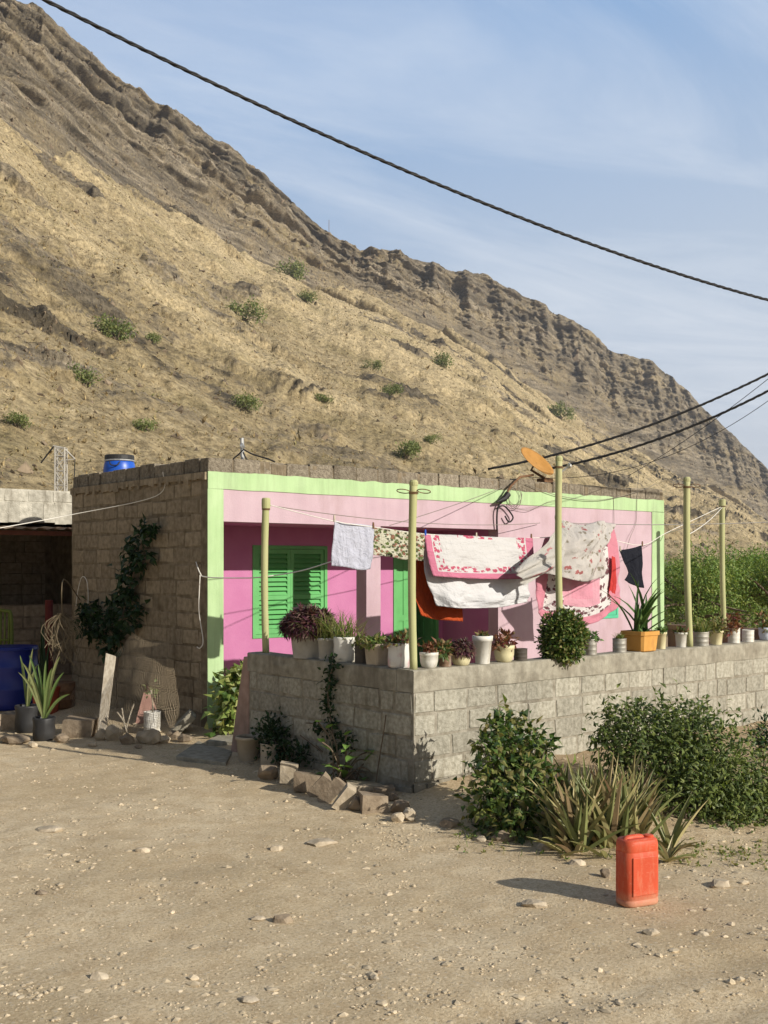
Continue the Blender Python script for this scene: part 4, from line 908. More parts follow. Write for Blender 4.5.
def bsp(P, n):
    """Smooth resample of a list of vectors (Catmull-Rom) to n+1 points."""
    k = len(P); out = []
    for i in range(n + 1):
        t = i / n * (k - 1); j = min(int(t), k - 2); f = t - j
        a = P[max(j - 1, 0)] if j else P[0] * 2 - P[1]; b2, c2 = P[j], P[j + 1]; d2 = P[j + 2] if j + 2 < k else P[-1] * 2 - P[-2]
        out.append(0.5 * (2 * b2 + (c2 - a) * f + (2 * a - 5 * b2 + 4 * c2 - d2) * f * f + (3 * b2 - a - 3 * c2 + d2) * f ** 3))
    return out
def cloth(name, ctrl, mat, label, cat, nu=36, nv=28, rip=.012, rs=9.0, seed=0, along=1.0, top_fix=True, rip_dir=(1.0, 0.25)):
    rows = [[on_line(*c) for c in r_] for r_ in ctrl]
    rows = [bsp(r_, nu) for r_ in rows]; cols = [bsp([r_[j] for r_ in rows], nv) for j in range(nu + 1)]
    pts = []
    for i in range(nv + 1):
        r_ = []
        for j in range(nu + 1):
            u_, v_ = j / nu, i / nv; k = (0.35 + 0.9 * v_) if top_fix else 1.0
            d2 = rip * k * (math.sin((u_ * rip_dir[0] + v_ * rip_dir[1]) * rs + seed + 1.4 * math.sin(u_ * 5 + seed)) + 1.6 * float(fbm(u_ * 5 + seed, v_ * 3 + seed, 3, 9))) + .35 * rip * (float(ridged(u_ * 7 * rip_dir[0] + v_ * 7 * rip_dir[1] + seed, v_ * 2.2 - u_ * 1.5 + seed, 3, 19)) - .6)
            r_.append(cols[j][i] + Ln * d2)
        pts.append(r_)
    mb = MB(); mb.grid(pts)
    o_ = mb.build(name, mat, origin=pts[0][nu // 2], smooth=True, solid=.003)
    return tag(o_, label, cat, 'washing on the line')
def clothmat(name, fn, transl=.22, rough=.9):
    m, g, b, o = new_mat(name); col = fn(g)
    g.put(b.inputs['Base Color'], col); b.inputs['Roughness'].default_value = rough; b.inputs['Specular IOR Level'].default_value = .1
    co = g.coord('UV'); g.put(b.inputs['Normal'], g.bump(g.m('ADD', g.noise(co, 7, 5, .6, 1.2), g.m('MULTIPLY', g.noise(g.map(co, (14, 3, 1), rot=(0, 0, .5)), 1.0, 4, .6, .8), .9)), .7, .035))
    t = g.n('ShaderNodeBsdfTranslucent'); g.put(t.inputs[0], col); mx = g.n('ShaderNodeMixShader'); mx.inputs[0].default_value = transl
    g.nt.links.new(b.outputs[0], mx.inputs[1]); g.nt.links.new(t.outputs[0], mx.inputs[2]); g.nt.links.new(mx.outputs[0], o.inputs[0]); return m
def flowers(g, uv, sc_, lo, seed=0.0):
    d2 = g.voro(g.map(uv, sc_, (seed, seed, 0)), 1.0); nz = g.noise(g.map(uv, sc_), 3.2, 4, .6); return g.m('LESS_THAN', g.m('ADD', d2, g.m('MULTIPLY', g.m('SUBTRACT', nz, .5), 1.1)), lo)
def edge_d(g, uv, ax=1.0, ay=1.0, top=True):
    s2 = g.sep(uv); ex = g.m('MULTIPLY', g.m('MINIMUM', s2[0], g.m('SUBTRACT', 1.0, s2[0])), ax)
    ey = g.m('MULTIPLY', g.m('MINIMUM', s2[1], g.m('SUBTRACT', 1.0, s2[1])) if top else s2[1], ay); return g.m('MINIMUM', ex, ey)
WHT = (0.62, 0.605, 0.59)
def f_border(g):
    uv = g.coord('UV'); e = edge_d(g, uv, 1.5, 0.85, False); col = WHT
    fl = flowers(g, uv, (26, 13, 1), .50); inb = g.m('MULTIPLY', g.m('GREATER_THAN', e, .12), g.m('LESS_THAN', e, .235))
    s2 = g.sep(uv); tp = g.m('MULTIPLY', g.m('GREATER_THAN', s2[1], .93), g.m('LESS_THAN', g.m('ABSOLUTE', g.m('SUBTRACT', s2[0], .5)), .16))
    col = g.mix(g.m('MULTIPLY', g.m('MAXIMUM', inb, tp), fl), col, (0.50, 0.10, 0.16))
    return g.mix(g.m('LESS_THAN', e, .105), col, (0.60, 0.205, 0.30))
def f_floral(g):
    uv = g.coord('UV'); a = flowers(g, uv, (11, 7, 1), .42); b2 = flowers(g, uv, (12, 8, 1), .36, 3.7); c2 = flowers(g, uv, (14, 9, 1), .34, 7.1)
    col = g.mix(a, (0.60, 0.58, 0.45), (0.12, 0.16, 0.05)); col = g.mix(b2, col, (0.30, 0.14, 0.10)); return g.mix(c2, col, (0.07, 0.08, 0.045))
def f_sheer(g):
    uv = g.coord('UV'); a = flowers(g, uv, (9, 7, 1), .20); b2 = flowers(g, uv, (12, 9, 1), .24, 4.2)
    col = g.mix(g.noise(uv, 4, 4), (0.62, 0.585, 0.54), (0.74, 0.71, 0.67)); col = g.mix(a, col, (0.50, 0.19, 0.18)); return g.mix(b2, col, (0.36, 0.32, 0.25))
def f_pink(g):
    uv = g.coord('UV'); e = edge_d(g, uv, 1.0, 1.0); fl = flowers(g, uv, (19, 19, 1), .45)
    inb = g.m('MULTIPLY', g.m('GREATER_THAN', e, .13), g.m('LESS_THAN', e, .27)); col = g.mix(g.m('GREATER_THAN', e, .36), (0.66, 0.34, 0.40), (0.66, 0.30, 0.37))
    bd = g.mix(fl, (0.70, 0.66, 0.63), (0.16, 0.07, 0.08)); col = g.mix(inb, col, bd); return g.mix(g.m('LESS_THAN', e, .13), col, (0.62, 0.25, 0.31))
M_C_BORDER = clothmat('white_cloth_pink_hem', f_border); M_C_FLORAL = clothmat('green_floral_print', f_floral); M_C_SHEER = clothmat('sheer_floral_cloth', f_sheer, .45)
M_C_PINK = clothmat('pink_cloth_floral_border', f_pink); M_C_WHITE = clothmat('plain_white_cloth', lambda g: g.mix(g.noise(g.coord('UV'), 3, 3), (0.64, 0.635, 0.635), (0.70, 0.695, 0.695)))
M_C_LILAC = clothmat('pale_lilac_white_cloth', lambda g: g.mix(g.noise(g.coord('UV'), 3, 3), (0.53, 0.54, 0.63), (0.59, 0.60, 0.68)))
M_C_ORANGE = clothmat('orange_cloth', lambda g: g.mix(g.noise(g.coord('UV'), 5, 4), (0.46, 0.075, 0.022), (0.54, 0.10, 0.032)), .2)
M_C_BLACK = clothmat('black_cloth', lambda g: g.mix(g.noise(g.coord('UV'), 5, 4), (0.008, 0.009, 0.014), (0.018, 0.019, 0.026)), .0)
M_C_RED = clothmat('red_cloth', lambda g: g.mix(g.noise(g.coord('UV'), 5, 4), (0.62, 0.055, 0.05), (0.72, 0.09, 0.08)), .25)
cloth('towel', [[(334, 520), (346, 523), (360, 524), (374, 526)], [(333, 543), (346, 545), (361, 546), (373, 548)], [(333, 566), (346, 567), (360, 570), (371, 569)]], M_C_LILAC, 'plain white towel at the left end of the washing line', 'towel', 26, 26, .016, 8, 1)
cloth('cloth', [[(374, 527), (390, 529), (408, 532), (425, 534)], [(373, 541), (390, 543), (408, 546), (425, 548)], [(373, 555), (390, 557), (408, 560), (424, 561)]], M_C_FLORAL, 'green floral print cloth pegged beside the white towel', 'cloth', 26, 18, .014, 12, 2)
cloth('cloth', [[(424, 533, -.16), (440, 536, -.16), (458, 538, -.16), (475, 540, -.16)], [(426, 575, -.2), (440, 580, -.2), (458, 581, -.2), (474, 583, -.2)], [(429, 598, -.2), (440, 603, -.2), (458, 605, -.2), (474, 605, -.2)], [(433, 616, -.2), (446, 620, -.2), (460, 621, -.2), (474, 622, -.2)]],
      M_C_ORANGE, 'orange cloth showing below the white sheet', 'cloth', 24, 26, .02, 13, 3)
cloth('sheet', [[(426, 540, -.05), (455, 542, -.05), (495, 543, -.05), (531, 545, -.05)], [(427, 574, -.02), (455, 580, .03), (495, 582, .03), (531, 580, -.02)], [(433, 592, .0), (456, 598, .08), (495, 597, .06), (530, 594, .0)], [(438, 606, .03), (456, 608, .10), (495, 607, .08), (530, 602, .02)]],
      M_C_WHITE, 'plain white sheet hanging low behind the pink hemmed cloth', 'sheet', 44, 36, .032, 11, 4)
cloth('tablecloth', [[(424, 534, .01), (455, 535, .01), (495, 537, .01), (532, 538, .01)], [(425, 555, .05), (455, 557, .08), (495, 557, .07), (532, 558, .03)], [(428, 576, .10), (455, 578, .14), (495, 579, .13), (531, 578, .08)]], M_C_BORDER, 'white tablecloth with a pink hem and a floral border', 'tablecloth', 44, 26, .014, 9, 5)
cloth('cloth', [[(549, 538, -.05), (568, 532, -.03), (590, 526, .0), (613, 523, .0)], [(540, 565, -.04), (565, 568, .05), (592, 562, .08), (616, 552, .04)], [(536, 592, -.04), (562, 600, .10), (590, 600, .12), (613, 582, .06)], [(534, 613, .0), (560, 625, .12), (588, 623, .12), (612, 604, .06)]],
      M_C_PINK, 'pink cloth with a dark floral border billowing below the sheer one', 'cloth', 60, 50, .04, 13, 6)
cloth('cloth', [[(608, 556, .06), (610, 557, .07), (612, 558, .06)], [(605, 580, .09), (608, 582, .12), (611, 581, .09)], [(602, 602, .09), (606, 607, .12), (609, 604, .09)]], M_C_RED, 'narrow red cloth at the right edge of the pink one', 'cloth', 8, 24, .02, 5, 7)
cloth('cloth', [[(559, 520, .12), (574, 525, .18), (592, 521, .12), (608, 524, .06)], [(551, 536, .18), (568, 540, .32), (586, 539, .24), (601, 537, .12)], [(541, 555, .16), (560, 558, .34), (580, 556, .28), (594, 552, .14)], [(533, 571, .12), (553, 580, .30), (574, 581, .26), (591, 574, .14)]],
      M_C_SHEER, 'sheer greyish cloth with red flowers blown up over the line', 'cloth', 64, 48, .045, 11, 8, top_fix=False, rip_dir=(1.0, .8))
cloth('cloth', [[(553, 513, .06), (541, 530, .18), (519, 551, .30), (489, 571, .36)], [(557, 528, .10), (547, 543, .26), (524, 562, .38), (493, 577, .42)], [(560, 542, .10), (551, 553, .22), (530, 570, .34), (498, 585, .40)]],
      clothmat('sheer_white_cloth', lambda g: g.mix(flowers(g, g.coord('UV'), (4, 3, 1), .2), g.mix(g.noise(g.coord('UV'), 4, 4), (0.56, 0.54, 0.49), (0.66, 0.635, 0.59)), (0.58, 0.26, 0.27)), .4), 'white cloth blown sideways to the left by the wind', 'cloth', 56, 26, .035, 8, 9, top_fix=False, rip_dir=(.3, 1.6))
cloth('shorts', [[(619, 550), (628, 549), (636, 547), (642, 545)], [(624, 562), (630, 562), (637, 561), (643, 560)], [(629, 573), (633, 573), (638, 574), (643, 574)], [(625, 580), (631, 584), (638, 587), (644, 588)]], M_C_BLACK, 'black shorts pegged alone at the right end of the washing', 'shorts', 14, 20, .012, 6, 10)
peg_px = [(334, 519, 'by the left corner of the white towel'), (373, 526, 'between the white towel and the floral cloth'), (425, 533, 'left on the pink hemmed tablecloth'), (476, 536, 'in the middle of the pink hemmed tablecloth'), (531, 537, 'right on the pink hemmed tablecloth'), (611, 535, 'on the red cloth'), (620, 549, 'at the left of the black shorts'), (642, 544, 'at the right of the black shorts')]
for i, (a, b2, wh) in enumerate(peg_px):
    q = on_line(a, b2, .005); mb = MB(); s2 = .011
    mb.box(q + Vector((-.006, 0, 0)) + UP * .005, (.008, .012, .07), Matrix.Rotation(.07, 3, 'Y')); mb.box(q + Vector((.006, 0, 0)) + UP * .005, (.008, .012, .07), Matrix.Rotation(-.07, 3, 'Y')); mb.box(q + UP * .008, (.014, .016, .008))
    tag(mb.build('clothes_peg', [M_WOOD, M_RUST, M_BLUE][i % 3], origin=q), 'clothes peg ' + wh, 'peg', 'clothes pegs on the washing line')

# ================================================================== PLANT MATERIALS
L_BUSH = leafmat('broad_green_leaf', [(0.034, 0.068, 0.016), (0.061, 0.108, 0.024), (0.108, 0.169, 0.038), (0.189, 0.243, 0.061), (0.23, 0.203, 0.074)], .38, .3)
L_SHRUB = leafmat('olive_green_leaf', [(0.056, 0.087, 0.022), (0.098, 0.14, 0.034), (0.154, 0.203, 0.048), (0.217, 0.252, 0.07), (0.084, 0.112, 0.035)], .5, .3)
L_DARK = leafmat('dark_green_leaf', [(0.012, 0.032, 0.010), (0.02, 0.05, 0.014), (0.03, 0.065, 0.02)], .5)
L_PURPLE = leafmat('purple_leaf', [(0.052, 0.016, 0.03), (0.098, 0.028, 0.044), (0.149, 0.057, 0.052), (0.115, 0.115, 0.057), (0.184, 0.103, 0.098)], .45, .12)
L_GRASS = leafmat('grass_blade', [(0.115, 0.178, 0.04), (0.172, 0.23, 0.057), (0.253, 0.27, 0.086), (0.31, 0.27, 0.115)], .5, .3)
L_ALOE = leafmat('dry_aloe_leaf', [(0.15, 0.175, 0.062), (0.24, 0.245, 0.092), (0.32, 0.295, 0.125), (0.44, 0.375, 0.19), (0.27, 0.17, 0.095), (0.18, 0.205, 0.075)], .5, .08, noise=.35)
L_LILY = leafmat('lily_leaf', [(0.061, 0.128, 0.034), (0.095, 0.176, 0.046), (0.142, 0.223, 0.068)], .38, .2)
L_MIX = leafmat('mixed_leaf', [(0.06, 0.108, 0.03), (0.12, 0.156, 0.042), (0.204, 0.072, 0.054), (0.24, 0.192, 0.072)], .5)
L_CROTON = leafmat('yellow_green_leaf', [(0.16, 0.23, 0.05), (0.26, 0.31, 0.08), (0.40, 0.40, 0.14), (0.07, 0.13, 0.03)], .42)
L_TREE = leafmat('acacia_leaf', [(0.096, 0.169, 0.035), (0.15, 0.234, 0.05), (0.208, 0.292, 0.065), (0.269, 0.317, 0.086)], .6, .3)
L_HILL = leafmat('hill_shrub_leaf', [(0.113, 0.151, 0.042), (0.161, 0.198, 0.057), (0.246, 0.265, 0.095)], .6, .3)
L_YG = leafmat('succulent_leaf', [(0.16, 0.17, 0.05), (0.10, 0.13, 0.035), (0.24, 0.19, 0.07)], .45)
L_RED = leafmat('reddish_leaf', [(0.20, 0.075, 0.05), (0.28, 0.13, 0.07), (0.14, 0.12, 0.045), (0.20, 0.05, 0.045)], .5)
L_PALM = leafmat('palm_seedling_leaf', [(0.09, 0.15, 0.04), (0.13, 0.19, 0.055), (0.20, 0.22, 0.09)], .45, .25)

def unit(a): return a / (np.linalg.norm(a, axis=1, keepdims=True) + 1e-9)
def clump_leaves(mb, clumps, n, L, Wd, nr, out=.7, up=.25, shell=.45, droop=0.0, curl=.15, jl=.35, noise=.25):
    """Leaves spread through a set of ellipsoid clumps ((centre), (radii))."""
    vol = np.array([c[1][0] * c[1][1] * c[1][2] for c in clumps]) ** .75; pick = nr.choice(len(clumps), n, p=vol / vol.sum())
    cen = np.array([tuple(c[0]) for c in clumps], float)[pick]; rad = np.array([c[1] for c in clumps], float)[pick]
    d = unit(nr.normal(size=(n, 3))); rr = nr.random((n, 1)) ** shell * (1 + noise * nr.normal(size=(n, 1)))
    P = cen + d * rad * rr; D = unit(d * out + nr.normal(size=(n, 3)) * .55 + np.array([0, 0, up - droop])); Nn = unit(d * .6 + np.array([0, 0, .7]) + nr.normal(size=(n, 3)) * .35)
    mb.leaves(P, D, Nn, L * (1 + jl * (nr.random(n) * 2 - 1)), Wd * (1 + jl * (nr.random(n) * 2 - 1)), curl)
def twigs(mb, base, clumps, rng, r=.012, sub=2):
    for c, rad in clumps:
        for _ in range(sub):
            e = Vector(c) + Vector([rng.uniform(-.5, .5) * rad[i] for i in range(3)]); m_ = Vector(base).lerp(e, .5) + Vector((rng.uniform(-.05, .05), rng.uniform(-.05, .05), .05)) * (e - Vector(base)).length
            mb.tube(smooth_path([Vector(base) + Vector((rng.uniform(-.03, .03), rng.uniform(-.03, .03), 0)), m_, e], 5), [r * (1 - .75 * i / 10) for i in range(11)], 5)

# ------------------------------------------------------------------ pots along the wall
P_WHITE = pmat('white_plastic_pot', (0.60, 0.58, 0.52), (0.72, 0.70, 0.64), 8, .6, .15, 30, .004, stain=(0.40, 0.36, 0.28), stain_scale=7, stain_lo=.52)
P_CREAM = pmat('cream_pot', (0.60, 0.54, 0.32), (0.70, 0.64, 0.40), 8, .6, .15, 30, .004, stain=(0.42, 0.36, 0.24), stain_scale=7)
P_GREY = pmat('grey_bucket', (0.32, 0.31, 0.285), (0.44, 0.43, 0.40), 8, .7, .2, 30, .004, stain=(0.22, 0.20, 0.17), stain_scale=7)
P_BEIGE = pmat('beige_pot', (0.36, 0.30, 0.22), (0.48, 0.41, 0.31), 8, .8, .25, 30, .005, stain=(0.26, 0.21, 0.15), stain_scale=7)
P_TIN = pmat('old_tin', (0.27, 0.255, 0.22), (0.43, 0.41, 0.36), 14, .55, .2, 30, .004, stain=(0.17, 0.105, 0.065), stain_scale=8, metal=.35)
P_DARK = pmat('dark_pot', (0.055, 0.047, 0.038), (0.10, 0.085, 0.068), 8, .7, .2, 30, .004)
P_BROWN = pmat('brown_can', (0.155, 0.095, 0.058), (0.25, 0.165, 0.105), 14, .6, .25, 30, .005, stain=(0.30, 0.27, 0.23), stain_scale=8, metal=.2)
P_OCHRE = pmat('ochre_planter', (0.50, 0.245, 0.055), (0.60, 0.32, 0.085), 6, .7, .2, 30, .005, stain=(0.40, 0.19, 0.06), stain_scale=5)
P_PRINT = pmat('printed_sack', (0.63, 0.61, 0.58), (0.72, 0.70, 0.66), 10, .6, .3, 20, .01, stain=(0.46, 0.17, 0.22), stain_scale=9, stain_lo=.5)
PROF = {'bucket': [(.78, 0), (.80, .03), (.95, .86), (1.05, .87), (1.06, .97), (1.0, 1.0), (.92, .99), (.90, .9)], 'bowl': [(.62, 0), (.86, .12), (1.0, .45), (1.02, .78), (1.06, .80), (1.06, .98), (.97, 1.0), (.93, .88)],
        'tin': [(.96, 0), (1.0, .02), (.97, .06), (.97, .3), (1.0, .33), (.97, .36), (.97, .62), (1.0, .65), (.97, .68), (.98, .95), (1.02, 1.0), (.94, .99), (.92, .88)],
        'square': [(.80, 0), (.86, .04), (.97, .78), (1.04, .80), (1.05, 1.0), (.95, 1.0), (.92, .88)], 'bag': [(.80, 0), (.98, .08), (1.0, .4), (.96, .7), (1.02, .94), (.98, 1.0), (.90, .96), (.86, .86)],
        'tapered': [(.74, 0), (.76, .04), (.98, .80), (1.08, .81), (1.10, .99), (1.03, 1.0), (.95, .99), (.93, .9)]}
def tuft(mb, c, rng, n, L, Wd, tilt=(.1, .9), droop=.7, spread=.06):
    for _ in range(n):
        a = rng.uniform(0, 6.28); mb.blade(Vector(c) + Vector((rng.uniform(-spread, spread), rng.uniform(-spread, spread), 0)), a, rng.uniform(*tilt), L * rng.uniform(.55, 1.1), Wd * rng.uniform(.7, 1.2), droop * rng.uniform(.4, 1.4), 5)
def rosettes(mb, c, rx, rz_, nr, nros, L, Wd):
    """A dome of pointed leaf rosettes."""
    d = unit(nr.normal(size=(nros, 3))); d[:, 2] = np.abs(d[:, 2]) * .9 - .22; d = unit(d)
    for q in d:
        k = 11; tip = np.array(tuple(c)) + q * np.array([rx, rx, rz_]) * nr.uniform(.60, .88)
        D = unit(q[None] * 1.0 + nr.normal(size=(k, 3)) * .72); mb.leaves(np.repeat(tip[None], k, 0), D, np.repeat((q * .4 + np.array([0, 0, .8]))[None], k, 0), L * nr.uniform(.7, 1.15, k), Wd, .22, .25)
def wallpot(i, side, px, wpx, hpx, prof, mat, plant, label, n=20, off=.1, name='potted_plant'):
    rng = random.Random(i * 13 + 1); nr = np.random.default_rng(i + 50)
    b0 = on_x_z(px, off, WT) if side == 'L' else on_y_z(px, off, WT)
    dd = depth(b0); r = wpx / F * dd / 2; h = hpx / F * dd; top = b0 + UP * h
    t = thing(name, b0, label, 'potted plant' if plant else 'pot', 'plant pots lined up on the yard wall'); t.rotation_euler.z = 0
    mb = MB(); sq = .85 if prof == 'square' else 0.0; k = 24 if not sq else 32
    mb.lathe(b0 - UP * .002, [(q * r, z * h) for q, z in PROF[prof]], k, sq=sq, jit=.03 if prof == 'bag' else .006, rng=rng, caps=False); mb.lathe(b0 - UP * .001, [(PROF[prof][0][0] * r, 0.0), (.001, 0.0)], k, sq=sq, caps=False)
    mb.build('pot', mat, t, smooth=(prof != 'square'))
    mb = MB(); mb.lathe(b0, [(r * .93, h * .86), (r * .6, h * .89), (.002, h * .9)], k, sq=sq, caps=False); mb.build('soil', M_SOIL, t)
    if not plant: return t
    kind, pw, ph, lm = plant; pw = pw / F * dd; ph = ph / F * dd; mb = MB(); c = top - UP * h * .1
    if kind == 'dome': Lf = min(.115, pw * .20); rosettes(mb, c + UP * ph * .10, pw / 2 - Lf * .6, ph * .58 - Lf * .55, nr, int(70 + 330 * pw), Lf, Lf * .30)
    elif kind == 'grass': tuft(mb, c, rng, n * 5, ph * 1.25, .012, (.05, 1.0), 1.0, pw * .28)
    elif kind == 'lily': tuft(mb, c, rng, n, ph * 1.35, .062, (.05, .95), .75, .06)
    elif kind == 'few': clump_leaves(mb, [(c + UP * ph * .35, (pw * .45, pw * .45, ph * .5))], n * 5, .055, .03, nr, up=.4); tuft(mb, c, rng, 5, ph, .02)
    elif kind == 'leafy': clump_leaves(mb, [(c + UP * ph * .40 + Vector((rng.uniform(-.2, .2) * pw, 0, 0)), (pw * .45, pw * .4, ph * .5)), (c + UP * ph * .2 - RT * pw * .2 - FW * .05, (pw * .3, pw * .3, ph * .35))], n * 9, .065, .032, nr, up=.3)
    elif kind == 'ball':
        cb = c + UP * ph * .16 - Vector((0, .10, 0)); clump_leaves(mb, [(cb, (pw * .42, pw * .42, ph * .42)), (cb + UP * ph * .16 + RT * pw * .10, (pw * .34, pw * .34, ph * .32)), (cb - UP * ph * .10 - RT * pw * .16, (pw * .33, pw * .33, ph * .33)), (cb - UP * ph * .16 + RT * pw * .12, (pw * .32, pw * .30, ph * .28)), (cb + UP * ph * .20 - RT * pw * .18, (pw * .26, pw * .26, ph * .24)), (cb + RT * pw * .26, (pw * .24, pw * .24, ph * .24)), (cb + UP * ph * .36 + RT * pw * .02, (pw * .16, pw * .16, ph * .14))], 5600, .044, .026, nr, out=1.0, up=.3, shell=.25, noise=.10)
    mb.build('foliage', lm, t)
    return t
WP = [('L', 308, 37, 27, 'bucket', P_GREY, ('dome', 66, 46, L_PURPLE), 'grey bucket with the biggest purple leaved dome, at the left end of the yard wall'),
      ('L', 327, 19, 22, 'bucket', P_GREY, ('grass', 34, 26, L_GRASS), 'grey white bucket of grass just right of the big purple plant'),
      ('L', 345, 23, 25, 'bag', P_WHITE, ('grass', 40, 28, L_GRASS), 'dirty white pot of tall feathery grass in the middle of the shaded wall'),
      ('L', 362, 15, 18, 'tin', P_DARK, ('few', 18, 12, L_YG), 'small dark brown tin with a low plant beside the beige square pot'),
      ('L', 378, 22, 22, 'square', P_BEIGE, ('leafy', 26, 9, L_GRASS), 'beige square pot with low green growth on the shaded wall'),
      ('L', 400, 24, 25, 'bag', P_PRINT, ('leafy', 30, 10, L_MIX), 'white and red printed sack pot just left of the corner pole'),
      ('R', 429, 18, 16, 'bowl', P_WHITE, ('few', 14, 9, L_RED), 'squat white bowl with ridges just right of the corner pole'),
      ('R', 445, 13, 15, 'tin', P_BROWN, ('leafy', 16, 11, L_MIX), 'brown speckled can with a small plant beside the squat white bowl'),
      ('R', 461, 19, 13, 'bowl', P_CREAM, ('dome', 33, 24, L_PURPLE), 'cream bowl holding a smaller purple leaved dome left of the tall white bucket'),
      ('R', 482.5, 19, 28, 'tapered', P_WHITE, ('few', 10, 4, L_MIX), 'tall tapered white bucket standing below the white sheet'),
      ('R', 504, 20, 17, 'bowl', P_CREAM, ('leafy', 24, 16, L_RED), 'cream and white pot with reddish green leaves right of the tall white bucket'),
      ('R', 520.5, 14, 12, 'tin', P_DARK, None, 'low dark tin pot beside the round bush'),
      ('R', 555, 22, 12, 'bowl', P_DARK, ('ball', 49, 56, L_BUSH), 'round dense green bush hanging over the front of the yard wall'),
      ('R', 578, 11, 11, 'tin', P_BROWN, ('leafy', 16, 14, L_MIX), 'small brown leaved plant tucked right behind the round bush'),
      ('R', 590.5, 13, 16, 'tin', P_TIN, ('few', 18, 9, L_LILY), 'grey ribbed tin with a tiny rosette left of the yellow planter'),
      ('R', 619.5, 14, 14, 'tin', P_TIN, ('grass', 12, 7, L_GRASS), 'grey tin with thin sprouts standing against the left side of the yellow planter'),
      ('R', 640, 29, 20, 'square', P_OCHRE, ('lily', 78, 50, L_LILY), 'ochre yellow square planter with a big strap leaved lily'),
      ('R', 661, 11, 17, 'bucket', P_CREAM, ('few', 9, 4, L_LILY), 'narrow pale green white pot touching the right side of the yellow planter'),
      ('R', 681, 12, 15, 'bucket', P_WHITE, ('few', 10, 4, L_MIX), 'plain white pot just left of the fourth pole'),
      ('R', 701, 16, 14, 'tin', P_TIN, ('grass', 20, 14, L_GRASS), 'grey ribbed pot of grass just right of the fourth pole'),
      ('R', 716, 14, 14, 'bucket', P_CREAM, ('leafy', 22, 15, L_YG), 'cream pot with trailing yellow green leaves below the most distant pole'),
      ('R', 734, 12, 15, 'tin', P_WHITE, ('leafy', 22, 16, L_RED), 'white ribbed tin with trailing red brown leaves'),
      ('R', 748, 12, 12, 'tin', P_WHITE, None, 'empty white ribbed tin at the right of the wall'),
      ('R', 766, 14, 13, 'bowl', pmat('blue_white_pot', (.45, .50, .62), (.66, .68, .72), 6, .5, .1), ('leafy', 22, 22, L_MIX), 'blue and white pot with a dark bushy plant at the right picture edge')]
for i, a in enumerate(WP): wallpot(i, *a)

# ================================================================== BUSHES BEFORE THE WALL
rng = random.Random(21); nr = np.random.default_rng(21)
def G0(px, py, dz=0.0):
    p = on_g(px, py); return Vector((p.x, p.y, gzf(p.x, p.y) + dz))
def cl(px, py, dd, rx, ry=None, rz_=None):
    c = at_depth(px, py, dd); return (c, (rx, ry or rx, rz_ or rx))
b0 = G0(512, 838); db = depth(b0)
t = thing('leafy_bush', b0, 'dark broad leaved bush near the wall corner, left of the aloe clump', 'bush')
cs_ = [cl(508, 745, db + .75, .24), cl(500, 775, db + .5, .29), cl(530, 770, db + .55, .24), cl(515, 800, db + .25, .28), cl(538, 790, db + .3, .17), cl(490, 800, db + .3, .21), cl(505, 725, db + .9, .15), cl(528, 735, db + .85, .15), cl(522, 828, db, .16), cl(505, 830, db + .05, .15), cl(543, 748, db + .7, .11), cl(487, 745, db + .7, .13)]
mb = MB(); clump_leaves(mb, cs_, 2100, .085, .046, nr, out=.8, up=.05, shell=.5, curl=.25); mb.build('foliage', L_BUSH, t)
mb = MB(); twigs(mb, b0 - UP * .03, cs_, rng, .012, 2); mb.build('stem', M_TWIG, t)
b0 = G0(655, 815); db = depth(b0)
t = thing('tangled_shrub', b0, 'big tangled green shrub spreading along the wall right of the aloe clump', 'bush')
cs_ = [cl(615, 720, db + .7, .20), cl(640, 745, db + .5, .33), cl(665, 725, db + .7, .24), cl(690, 740, db + .6, .36), cl(715, 765, db + .4, .40), cl(675, 775, db + .3, .36), cl(735, 800, db + .2, .36), cl(700, 800, db + .1, .34), cl(760, 820, db + .1, .30), cl(770, 790, db + .5, .34), cl(620, 755, db + .5, .24), cl(660, 805, db + .1, .24), cl(728, 830, db - .1, .22), cl(757, 840, db - .1, .16), cl(805, 815, db + .4, .36), cl(600, 735, db + .8, .10), cl(640, 710, db + .8, .10), cl(700, 715, db + .8, .14)]
mb = MB(); clump_leaves(mb, cs_, 13000, .062, .027, nr, out=.7, up=-.1, shell=.5, curl=.3); mb.build('foliage', L_SHRUB, t)
mb = MB(); twigs(mb, b0 - UP * .03, cs_, rng, .012, 3); mb.build('stem', M_TWIG, t)
b0 = G0(762, 768); t = thing('tuft_plant', b0, 'small dark shrub at the foot of the wall by the right picture edge', 'bush')
c = at_depth(766, 738, depth(b0)); mb = MB(); clump_leaves(mb, [(c, (.16, .2, .24))], 420, .06, .022, nr, up=.3); mb.build('foliage', L_DARK, t); mb = MB(); twigs(mb, b0, [(c, (.15, .15, .2))], rng, .01, 4); mb.build('stem', M_TWIG, t)
b0 = G0(612, 850); t = thing('aloe_clump', b0, 'spiky clump of dry striped aloe leaves behind the jerrycan', 'aloe')
mb = MB()
for k in range(42):
    px = rng.gauss(612, 30); px = min(max(px, 556), 680); py = rng.uniform(815, 852) + (px > 650) * 6; c = G0(px, min(py, 856))
    n_ = rng.randint(6, 9); sz = rng.uniform(.8, 1.15) * (1.0 if 575 < px < 640 else .8)
    for j in range(n_):
        az = 6.2832 * j / n_ + rng.uniform(-.4, .4); tl = rng.uniform(.08, .75) * (1.25 if rng.random() < .3 else 1)
        mb.blade(c + Vector((math.cos(az), math.sin(az), 0)) * .02, az, tl, .50 * sz * rng.uniform(.65, 1.2), .060, rng.uniform(-.2, .75), 6, keel=.28, twist=rng.uniform(-.3, .3), point=.85, thick=.4)
